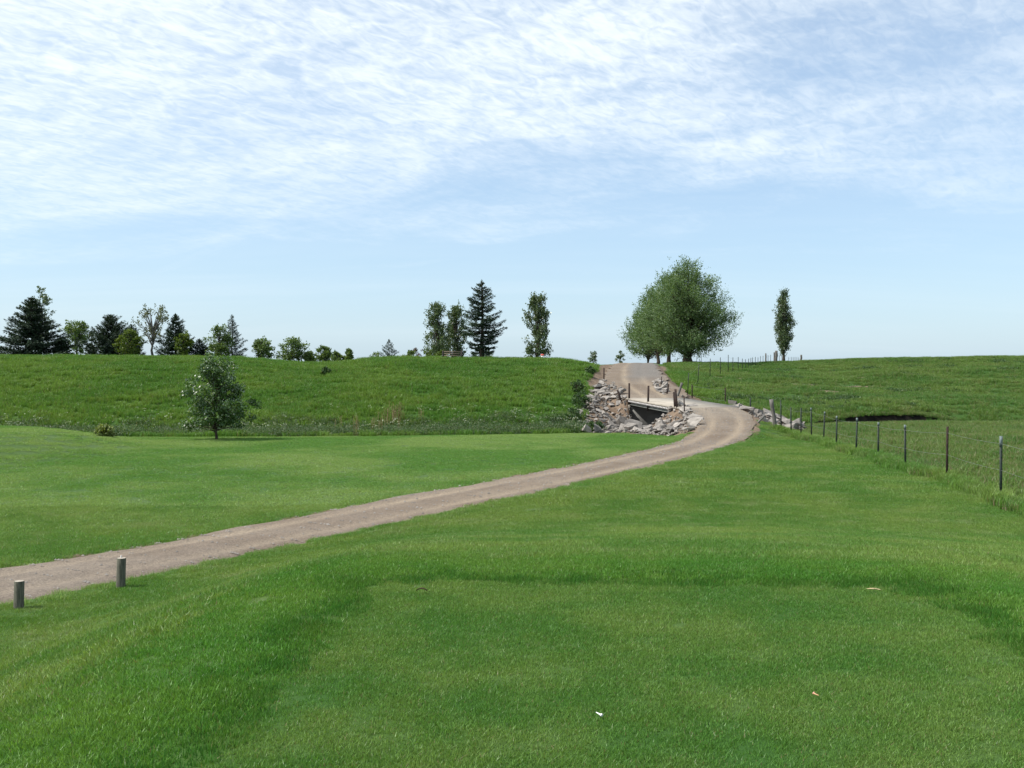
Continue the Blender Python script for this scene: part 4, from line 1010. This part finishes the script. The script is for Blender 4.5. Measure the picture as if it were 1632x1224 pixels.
def bollard(u, v, vt, d_px, label, knob):
    # a round post set in the lawn edge
    y = 0.125 * F / d_px; x = at_x(u, y); z = gz(x, y)
    h = z_at(vt, y) - z; r0 = 0.0625
    e_ = empty('wooden_bollard', (x, y, z)); tag(e_, label, 'bollard', 'wooden bollards at the path edge')
    g = Geo(); lean = 0.03
    zz = np.array([-0.2, 0, h * 0.3, h * 0.6, h - 0.014, h - 0.006]); g.tube(np.stack([lean * zz, 0 * zz, zz], 1), [r0 * 1.03, r0 * 1.03, r0 * 1.01, r0, r0, r0 * 0.95], 20, cap=False)
    g.build('shaft', M['bollard'], e_, smooth=True)
    g = Geo(); n = 20; th = np.arange(n) * 2 * np.pi / n
    V = [[lean * h, 0, h + 0.002]] + [[lean * h + np.cos(a) * r0 * 0.95, np.sin(a) * r0 * 0.95, h - 0.006] for a in th]
    g.add(V, [[0, 1 + i, 1 + (i + 1) % n] for i in range(n)]); g.build('end_grain_top', M['endgrain'], e_)
    if knob:
        g = Geo(); g.tube([[lean * h - 0.005, 0, h - 0.01], [lean * h - 0.005, 0, h + 0.028]], [0.012, 0.010], 7); g.build('bolt', M['corr'], e_)
bollard(28.5, 966, 925, 15.4, 'round grey wooden bollard with a pale cut top and no bolt', False)
bollard(191.5, 925, 888.5, 14.0, 'round grey wooden bollard with a small bolt sticking up from its top', True)

# ------------------------------------------------------------------ trees
def trunk_tube(g, H_, r0, lean=(0, 0), rr=None, top=0.9, sides=8, n=7):
    t = np.linspace(0, 1, n); P = np.stack([lean[0] * t ** 1.3, lean[1] * t ** 1.3, -0.15 + (H_ * top + 0.15) * t], 1)
    if rr is not None: P[1:-1, :2] += rr.normal(0, r0 * 0.35, (n - 2, 2))
    R = r0 * (1 - 0.85 * t) * np.where(t < 0.05, 1.35, 1.0); g.tube(P, R, sides); return P
def broadleaf(name, x, y, H_, Wd, label, cat='tree', group=None, mat='l_ash', bark='bark', prof=((0, .3), (.25, .85), (.5, 1), (.8, .7), (1, .15)), base=0.2,
              ncl=60, nl=70, leaf=0.16, seed=0, lean=(0, 0), r0=None, sprig=0.0, updir=0.6, cl=0.13, stems=1, inner=0.3, narrow=0.6, tmax=0.85, hollow=None):
    r = np.random.default_rng(seed); z = gz(x, y); e_ = empty(name, (x, y, z)); tag(e_, label, cat, group)
    r0 = r0 or 0.022 * H_; gt = Geo(); gl = Geo()
    TP = []
    for k in range(stems):
        l2 = (lean[0] + (0 if stems == 1 else r.normal(0, Wd * 0.16)), lean[1] + (0 if stems == 1 else r.normal(0, Wd * 0.16)))
        TP.append(trunk_tube(gt, H_, r0 * (1 if stems == 1 else 0.75), l2, r, tmax))
    pt = np.array([p_[0] for p_ in prof]); pr = np.array([p_[1] for p_ in prof])
    for i in range(ncl):
        t = r.random() ** 0.9
        for _ in range(8):
            if r.random() < np.interp(t, pt, pr) ** 1.2: break
            t = r.random()
        R = Wd / 2 * np.interp(t, pt, pr) * (0.84 + 0.20 * r.normal())
        q = inner + (1 - inner) * r.random() ** 0.55; a = r.random() * 6.283; R = min(max(R, 0.05 * Wd), Wd * 0.53) * (1 + 0.08 * math.sin(3 * a + seed) * (1 - t))
        zc = H_ * (base + (1 - base) * t); c = np.array([np.cos(a) * R * q + lean[0] * (zc / H_) ** 1.3, np.sin(a) * R * q + lean[1] * (zc / H_) ** 1.3, zc])
        if hollow and hollow(c / np.array([Wd / 2, Wd / 2, H_]), r): continue
        tp = TP[r.integers(0, stems)]; zs = min(zc * (0.45 + 0.3 * r.random()), H_ * tmax * 0.9); zs = max(zs, H_ * base * 0.7)
        s0 = np.array([np.interp(zs, tp[:, 2], tp[:, k_]) for k_ in range(3)])
        mid = (s0 + c) / 2 + np.array([0, 0, 0.06 * H_ * (r.random() - 0.3)])
        gt.tube([s0, mid, c], np.array([1, 0.6, 0.2]) * min(r0 * 0.30, 0.07), 4, cap=False)
        out = np.array([np.cos(a) * (1 - updir), np.sin(a) * (1 - updir), updir]); out /= np.linalg.norm(out)
        n = int(nl * (0.6 + 0.8 * r.random())); cr = cl * Wd * (0.7 + 0.6 * r.random())
        if sprig:
            ns = max(3, n // 9); so = r.normal(0, cr * 0.55, (ns, 3)); sd = out + r.normal(0, 0.38, (ns, 3)); sd /= np.linalg.norm(sd, axis=1)[:, None]
            k_ = r.integers(0, ns, n); L_ = sprig * (0.5 + 0.7 * r.random(ns)); tt = r.random(n)
            P = c + so[k_] + sd[k_] * (L_[k_] * (tt - 0.3))[:, None] + r.normal(0, leaf * 0.35, (n, 3))
            leaves(gl, P, leaf * (0.6 + 0.8 * r.random(n)), r, 0.3, narrow, sd[k_] * 0.9, 0.6)
        else:
            v_ = r.normal(0, 1, (n, 3)); v_ /= np.linalg.norm(v_, axis=1)[:, None]; P = c + v_ * (cr * r.random(n) ** 0.45)[:, None] * np.array([1, 1, 0.8])
            leaves(gl, P, leaf * (0.6 + 0.8 * r.random(n)), r, 0.5, narrow)
    gt.build('trunk', M[bark], e_, smooth=True); gl.build('crown', M[mat], e_); return e_
def conifer(name, x, y, H_, Wd, label, cat='spruce', group=None, mat='l_spruce', seed=0, prof=((0, .75), (.15, 1), (.5, .62), (.8, .28), (1, .03)), base=0.05, nb=95, spray=0.20, droop=0.25, up=0.18,
            dens=1.0, r0=None, gap=0.0, spike=0.0, tier=0.0):
    r = np.random.default_rng(seed); z = gz(x, y); e_ = empty(name, (x, y, z)); tag(e_, label, cat, group)
    gt = Geo(); gl = Geo(); r0 = r0 or 0.02 * H_; trunk_tube(gt, H_, r0, (0, 0), r, 0.98)
    pt = np.array([p_[0] for p_ in prof]); pr = np.array([p_[1] for p_ in prof])
    for i in range(nb):
        t = ((i + r.random()) / nb) ** 0.85; a = i * 2.399 + r.normal(0, 0.35)
        if r.random() < gap: continue
        if tier: t = min(0.99, (np.floor(t / tier) + 0.5 + r.normal(0, 0.24)) * tier); t = max(t, 0.0)
        zc = H_ * (base + (1 - base) * t * 0.985)
        L_ = Wd / 2 * np.interp(t, pt, pr) * (0.54 + 0.58 * r.random() + (spike if r.random() < 0.12 else 0)); L_ = max(L_, 0.045 * H_ * (1.15 - t))
        s_ = np.linspace(0, 1, 7); drop = -droop * L_ * np.sin(s_ * 2.3) * (1 - 0.75 * t) + up * L_ * s_ ** 2 + 0.45 * t * L_ * s_
        B = np.stack([np.cos(a) * L_ * s_, np.sin(a) * L_ * s_, zc + drop], 1); gt.tube(B, r0 * 0.28 * (1 - 0.85 * s_), 3, cap=False)
        n = int((34 * (1.1 - t) + 84 * L_ / (spray * 5)) * dens); u_ = r.random(n) ** 0.75
        side = r.choice([-1, 1], n); wd = (0.25 * L_ * (1 - 0.6 * u_) + 0.03) * r.random(n)
        cen = np.stack([np.interp(u_, s_, B[:, k_]) for k_ in range(3)], 1)
        dirb = np.array([np.cos(a), np.sin(a), 0.0]); prp = np.array([-np.sin(a), np.cos(a), 0.0])
        P = cen + prp * (side * wd)[:, None] + dirb * (wd * 0.45)[:, None]; P[:, 2] -= np.abs(wd) * 0.22 + r.random(n) * spray * 0.35
        ax = dirb * 0.8 + prp * side[:, None] * 0.6 + np.array([0, 0, -0.12 + 0.5 * t])
        leaves(gl, P, spray * (1.0 - 0.45 * t) * (0.6 + 0.8 * r.random(n)), r, 0.9, 0.36, ax * 1.4, 0.45)
    n = int(80 * dens); u_ = r.random(n); leaves(gl, np.stack([r.normal(0, .02, n), r.normal(0, .02, n), H_ * (0.84 + 0.16 * u_)], 1), spray * 0.55, r, 0.3, 0.3, (0, 0, 1.0), 0.7)
    gt.build('trunk', M['bark'], e_, smooth=True); gl.build('crown', M[mat], e_); return e_
def tree_px(u, vt, y): 
    x = at_x(u, y); return x, y, z_at(vt, y) - gz(x, y)
px_m = lambda px, y: px / F * y

def build_trees():
    # young tree by the fairway edge
    x, y = hit(346, 701); H_ = z_at(566, y) - gz(x, y)
    broadleaf('young_tree', x, y, H_, px_m(124, y), 'young bushy tree with glossy silver flecked leaves standing at the fairway edge', mat='l_young', prof=((0, .62), (.10, .98), (.28, 1.0), (.5, .80), (.75, .56), (.92, .34), (1, .12)), base=0.14,
              ncl=175, nl=78, leaf=0.098, seed=8, lean=(-0.08, 0), r0=0.055, cl=0.085, inner=0.2, narrow=0.7)
    # the big willow and those behind it
    W_PR = ((0, .62), (.08, .93), (.25, 1.0), (.5, .95), (.72, .78), (.88, .50), (1, .12))
    x, y, H_ = tree_px(1096, 424, 104)
    broadleaf('willow_tree', x, y, H_, px_m(142, y), 'largest broad willow with thick dark trunk at the front of the clump on the crest', mat='l_willow', prof=W_PR, base=0.115, ncl=235, nl=290, leaf=0.155, seed=11, r0=0.46, sprig=1.2, updir=0.66, cl=0.066, inner=0.15, narrow=0.42, tmax=0.55)
    for k, (u, vt, y, w, lb) in enumerate(((1066, 443, 114, 104, 'second willow partly hidden behind the largest one'), (1047, 461, 126, 94, 'third willow back along the row by the dirt track'),
                                          (1032, 491, 140, 82, 'rearmost willow with three thin trunks at the track side end of the clump'))):
        x, y, H_ = tree_px(u, vt, y)
        broadleaf('willow_tree', x, y, H_, px_m(w, y), lb, mat='l_willow', prof=W_PR, base=(0.17, 0.21, 0.23)[k], ncl=150, nl=190, leaf=0.17, seed=12 + k, r0=0.24 if k < 2 else 0.16, sprig=0.9, updir=0.55, cl=0.085, inner=0.15, narrow=0.42, stems=(1, 1, 3)[k], tmax=0.55)
    # narrow poplar on the right
    x, y, H_ = tree_px(1249, 467, 114)
    broadleaf('poplar_tree', x, y, H_, px_m(30, y), 'single tall narrow columnar poplar on the pasture crest', mat='l_poplar', prof=((0, .25), (.12, .8), (.3, 1.0), (.55, .95), (.8, .66), (1, .12)), base=0.12, ncl=190, nl=70, leaf=0.14, seed=21, r0=0.15, sprig=0.7, updir=0.9, cl=0.11, inner=0.05, narrow=0.6)
    # central group
    x, y, H_ = tree_px(768, 447, 80.5)
    conifer('spruce_tree', x, y, H_, px_m(74, y), 'tall ragged dark spruce beside the bench on the hilltop', prof=((0, .50), (.12, .66), (.28, .95), (.38, 1.0), (.5, .85), (.62, .60), (.72, .66), (.8, .42), (.9, .26), (1, .05)), base=0.09, nb=120, spray=0.21, droop=0.16, up=0.14, dens=1.5, seed=31, gap=0.05, spike=0.15, r0=0.17, tier=0.055)
    for k, (u, vt, y, w, s_, lb) in enumerate(((697, 487, 92, 42, 32, 'upright cottonwood with a rounded double top behind the bench'), (727, 489, 94, 34, 33, 'slim cottonwood squeezed between the bench side tree and the tall spruce'), (856, 472, 86, 46, 34, 'lone upright cottonwood on the hilltop beside the small red sign'))):
        x, y, H_ = tree_px(u, vt, y)
        broadleaf('cottonwood_tree', x, y, H_, px_m(w, y), lb, mat='l_poplar', prof=((0, .75), (.12, 1.0), (.3, .9), (.45, .80), (.6, .92), (.8, .72), (.93, .5), (1, .15)), base=0.09, ncl=90, nl=80, leaf=0.145, seed=s_, r0=0.11, sprig=0.6, updir=0.72, cl=0.11, inner=0.12, narrow=0.6)
    x, y, H_ = tree_px(767, 553, 92); broadleaf('leafy_bush', x, y, H_, px_m(42, y), 'pale leafy bush showing behind the foot of the tall spruce', 'bush', mat='l_poplar', base=0.03, ncl=26, nl=40, leaf=0.15, seed=35, r0=0.03, stems=3)
    x, y, H_ = tree_px(620, 541, 88); conifer('small_spruce', x, y, H_, px_m(38, y), 'small blue grey spruce alone left of the bench', mat='l_blue', base=0.02, nb=45, spray=0.16, seed=36, droop=0.05, up=0.3)
    for u, vt, y, w, mt, lb, s_ in ((600, 561, 90, 26, 'l_ash', 'low green bush beside the small blue grey spruce', 37), (652, 558, 90, 24, 'l_ash', 'low green bush between the small spruce and the cottonwoods', 38), (664, 553, 91, 20, 'l_dead', 'reddish bare twiggy bush left of the cottonwoods', 39),
                                    (684, 558, 88, 22, 'l_bright', 'fresh green bush at the foot of the double topped cottonwood', 40), (704, 558, 88, 20, 'l_bright', 'fresh green bush directly behind the bench', 41)):
        x, y, H_ = tree_px(u, vt, y); broadleaf('leafy_bush', x, y, H_, px_m(w, y), lb, 'bush', mat=mt, base=0.02, ncl=22, nl=34 if mt != 'l_dead' else 16, leaf=0.14, seed=s_, r0=0.02, stems=3)
    # small trees between
    for u, vt, y, w, s_, lb in ((945.5, 556.5, 112, 20, 42, 'tiny round tree on the skyline left of the dirt track'), (988.5, 559.5, 120, 17, 43, 'tiny tree on the skyline where the dirt track crests')):
        x, y, H_ = tree_px(u, vt, y); broadleaf('sapling', x, y, H_, px_m(w, y), lb, mat='l_poplar', base=0.12, ncl=24, nl=30, leaf=0.15, seed=s_, r0=0.04)
    for u, vt, y, w, s_, lb, ln in ((420, 540, 90, 36, 44, 'round compact green tree right of the blue spruce', 0), (464, 537.5, 92, 42, 45, 'leaning open crowned tree standing in the dip of the hill', 0.5), (493, 561, 92, 22, 46, 'low dark bushy tree at the dip left of the taller sapling', 0),
                                    (516, 551.5, 96, 26, 47, 'light green sapling in the middle of the row in the dip', 0), (536, 562, 94, 20, 48, 'smallest low bushy tree in the dip', 0), (553.5, 556.5, 94, 21, 49, 'small round tree last in the row before the hill rises again', 0.2)):
        x, y, H_ = tree_px(u, vt, y); broadleaf('small_tree', x - ln * 0.5, y, H_, px_m(w, y), lb, mat='l_ash', base=0.10, ncl=int(26 + w), nl=46, leaf=0.16, seed=s_, r0=0.06, lean=(ln, 0), cl=0.15, prof=((0, .6), (.2, .95), (.55, 1), (.85, .7), (1, .25)))
    # the left belt
    def C(u, vt, y, w, lb, **k):
        x, y, H_ = tree_px(u, vt, y); conifer('spruce_tree', x, y, H_, px_m(w, y), lb, **k)
    def B(u, vt, y, w, lb, **k):
        x, y, H_ = tree_px(u, vt, y); broadleaf('broadleaf_tree', x, y, H_, px_m(w, y), lb, **k)
    B(63, 463, 96, 44, 'pale leafed tree rising behind the widest dark spruce', mat='l_poplar', base=0.25, ncl=60, nl=46, leaf=0.17, seed=50, sprig=0.5, prof=((0, .8), (.4, 1), (.7, .9), (1, .4)))
    C(51, 474, 86, 116, 'widest dark spruce with long level branches at the end of the tree belt', mat='l_dark', seed=51, base=0.0, nb=170, spray=0.26, droop=0.10, up=0.10, dens=1.7, tier=0.06, prof=((0, .95), (.12, 1.0), (.3, .92), (.5, .66), (.72, .36), (.9, .20), (1, .05)), spike=0.15)
    C(100, 537, 86, 40, 'low dark juniper tucked against the widest spruce', mat='l_dark', seed=52, base=0.0, nb=70, spray=0.22, dens=1.6, prof=((0, 1), (.4, .8), (.8, .5), (1, .1)))
    B(122, 512, 94, 46, 'rounded green tree on several pale stems between two dark spruces', mat='l_ash', bark='palebark', base=0.12, ncl=70, nl=52, leaf=0.17, seed=53, stems=3, prof=((0, .35), (.3, .7), (.6, 1), (.85, .85), (1, .4)))
    B(146, 530, 95, 26, 'thin grey green tree right of the rounded many stemmed one', mat='l_sparse', base=0.05, ncl=32, nl=34, leaf=0.15, seed=54)
    C(177, 502, 86, 80, 'dark spruce with upswept branch tips behind a bright green sapling', mat='l_dark', seed=55, base=0.0, nb=140, spray=0.24, droop=0.05, up=0.32, dens=1.6, tier=0.07, prof=((0, .90), (.2, 1.0), (.45, .85), (.7, .5), (.9, .25), (1, .1)), spike=0.2)
    C(210, 519, 88, 42, 'shorter dark spruce crowding the upswept one', mat='l_dark', seed=56, base=0.0, nb=80, spray=0.23, droop=0.05, up=0.3, dens=1.6, prof=((0, 1), (.5, .8), (.8, .5), (1, .1)))
    B(204, 526, 83, 40, 'bright yellow green sapling in front of the upswept dark spruce', mat='l_bright', base=0.14, ncl=46, nl=50, leaf=0.15, seed=57, r0=0.04, prof=((0, .5), (.3, 1), (.7, .95), (1, .4)))
    B(244, 486, 88, 54, 'thin sparse tree forked on a bare pale trunk against the sky', mat='l_sparse', bark='palebark', base=0.36, ncl=74, nl=24, leaf=0.15, seed=58, r0=0.135, sprig=0.5, updir=0.7, cl=0.10, inner=0.25, prof=((0, .35), (.25, .8), (.55, 1), (.8, .9), (1, .6)), tmax=0.62,
      hollow=lambda c, r: abs(c[0]) < 0.22 and c[2] > 0.62)
    C(280, 500, 88, 66, 'dark spruce right of the sparse forked tree', mat='l_spruce', seed=59, base=0.0, nb=130, spray=0.22, droop=0.08, up=0.22, dens=1.5, tier=0.07, prof=((0, 1), (.25, .95), (.5, .70), (.65, .36), (.8, .3), (1, .04)), spike=0.2)
    B(293, 528, 84, 34, 'green sapling in front of the spruce by the sparse tree', mat='l_bright', base=0.10, ncl=38, nl=44, leaf=0.15, seed=60, r0=0.04)
    C(318, 541, 89, 40, 'low dark juniper between the spruce and the leafy tree', mat='l_dark', seed=61, base=0.0, nb=65, spray=0.22, dens=1.5, prof=((0, 1), (.5, .8), (.8, .5), (1, .1)))
    B(350, 519, 88, 50, 'dense mid green tree joined to the blue spruce', mat='l_ash', base=0.05, ncl=74, nl=54, leaf=0.16, seed=62, prof=((0, .8), (.3, 1), (.6, .9), (.85, .6), (1, .25)))
    C(370, 502, 90, 56, 'blue grey spruce with a slender pointed top', mat='l_blue', seed=63, base=0.0, nb=90, spray=0.20, droop=0.10, up=0.22, dens=0.9, prof=((0, 1), (.25, .85), (.5, .58), (.75, .30), (1, .03)))
    # bushes along the hill's end above the rocks, and odd shrubs
    for u, v, vt, w, mt, s_, lb in ((921, 628, 606, 26, 'l_bush', 70, 'dark green bush on the hill edge high above the rock heap'), (926, 652, 624, 34, 'l_bush', 71, 'dark green bush halfway down the hill edge by the rocks'), (916, 676, 650, 38, 'l_bush', 72, 'bush with white flowers at the foot of the hill by the rocks'),
                                    (948, 689, 672, 34, 'l_bush', 73, 'low green bush growing into the lower end of the rock heap'), (519, 598, 586, 17, 'l_bush', 74, 'small dark shrub alone on the open hillside'), (166, 696, 676, 34, 'l_yellow', 75, 'yellow green shrub at the creek edge behind the putting green'),
                                    (940, 600, 584, 20, 'l_bush', 76, 'small shrub at the top corner of the hill beside the dirt track'), (890, 682, 662, 40, 'l_bush', 77, 'spreading green bush at the hill foot left of the rock heap')):
        x, y = hit(u, v); H_ = max(0.35, z_at(vt, y) - gz(x, y))
        broadleaf('shrub', x, y, H_, px_m(w, y), lb, 'shrub', mat=mt, base=0.0, ncl=40, nl=46, leaf=0.085, seed=s_, r0=0.02, stems=3, cl=0.14, prof=((0, .8), (.3, 1), (.7, .85), (1, .3)))
build_trees()

# ------------------------------------------------------------------ bench and sign on the hilltop
def build_bench():
    y = 77.3; x = at_x(721, y); z = gz(x, y); e_ = empty('park_bench', (x, y, z)); tag(e_, 'low wooden bench with dark end posts on the hilltop by the tall spruce', 'bench')
    w = px_m(30, y); h = px_m(14.5, y)
    for s_ in (-1, 1):
        g = Geo(); g.box((s_ * w / 2, 0, h / 2 - 0.08), (0.115, 0.11, h + 0.24)); g.build('post', M['benchdark'], e_)
    for k, zz in enumerate((h - 0.06, h - 0.20, h - 0.35)):
        g = Geo(); g.box((0, -0.03, zz), (w - 0.118, 0.04, 0.075)); g.build('back_slat', M['benchslat'], e_)
    for k in range(3):
        g = Geo(); g.box((0, 0.10 + 0.13 * k, 0.30), (w - 0.13, 0.11, 0.04)); g.build('seat_slat', M['benchslat'], e_)
    g = Geo(); g.box((0, 0.2, 0.09), (0.09, 0.3, 0.37)); g.build('centre_leg', M['benchdark'], e_)
build_bench()
def build_sign():
    y = 78.0; x = at_x(864.5, y); z = gz(x, y); e_ = empty('small_sign', (x, y, z)); tag(e_, 'small red and white marker sign on a short post beside the lone cottonwood', 'sign')
    h = z_at(564.5, y) - z
    g = Geo(); g.box((0, 0, h / 2 - 0.1), (0.05, 0.05, h + 0.1)); g.build('post', M['benchdark'], e_)
    g = Geo(); g.box((0, -0.04, h - 0.06), (0.24, 0.025, 0.13)); p = g.build('red_panel', M['red'], e_)
    g = Geo(); g.box((0, -0.04, h - 0.175), (0.24, 0.025, 0.09)); g.build('white_panel', M['white'], e_)
build_sign()

# ------------------------------------------------------------------ odds and ends lying on the tee
def peg(u, v, L_, rz, head, shaft, label, tilt=0.25):
    x, y = hit(u, v); e_ = empty('golf_tee', (x, y, gz(x, y) + 0.022), rz); tag(e_, label, 'golf tee')
    g = Geo(); t = np.array([0, 0.45, 0.75, 0.95]); P = np.stack([L_ * t, 0 * t, 0.004 + L_ * tilt * 0.15 * t], 1); g.tube(P, [0.0018, 0.0032, 0.0035, 0.0055], 8); g.build('shaft', M[shaft], e_, smooth=True)
    g = Geo(); g.tube([[L_ * 0.951, 0, 0.0045 + L_ * tilt * 0.15 * .95], [L_, 0, 0.005 + L_ * tilt * 0.15]], [0.0058, 0.0085], 10); g.build('head', M[head], e_)
peg(950, 1145, 0.058, math.radians(-68), 'white', 'white', 'broken white golf tee lying in the short grass')
peg(1305, 1117, 0.036, math.radians(118), 'pink', 'rawwood', 'broken golf tee with pink head and bare wood shaft')
def straw_leaf():
    x, y = hit(1393, 946); e_ = empty('dry_stalk', (x, y, gz(x, y) + 0.022), math.radians(-28)); tag(e_, 'pale dry straw stalk lying near the tee edge', 'straw')
    g = Geo(); t = np.linspace(-1, 1, 6); g.tube(np.stack([0.055 * t, 0.004 * np.sin(t * 3), 0.008 + 0.004 * np.cos(t * 2)], 1), [0.001, 0.004, 0.006, 0.006, 0.0045, 0.001], 5); g.build('stem', M['straw'], e_)
    g = Geo(); g.add([[-0.03, 0, 0.014], [0.0, 0.008, 0.016], [0.03, 0.001, 0.014], [0, -0.007, 0.016]], [[0, 1, 2, 3]]); g.build('husk', M['straw'], e_)
straw_leaf()
def dead_leaf():
    x, y = hit(672, 949); e_ = empty('dead_leaf', (x, y, gz(x, y) + 0.018)); tag(e_, 'curled dark brown leaf on the tee corner', 'leaf')
    g = Geo(); V = []; n = 5
    for i in range(n):
        a = -1 + 2 * i / (n - 1)
        for s_ in (-1, 0, 1): V.append([0.042 * a, s_ * 0.018 * (1 - a * a * .8), 0.012 + 0.016 * (1 - a * a) + 0.008 * abs(s_)])
    g.add(V, [[i * 3 + j, i * 3 + j + 1, (i + 1) * 3 + j + 1, (i + 1) * 3 + j] for i in range(n - 1) for j in range(2)]); g.build('blade', M['deadleaf'], e_)
    g = Geo(); g.tube([[0.04, 0, 0.014], [0.065, 0.006, 0.006]], 0.0015, 4); g.build('stalk', M['deadleaf'], e_)
dead_leaf()
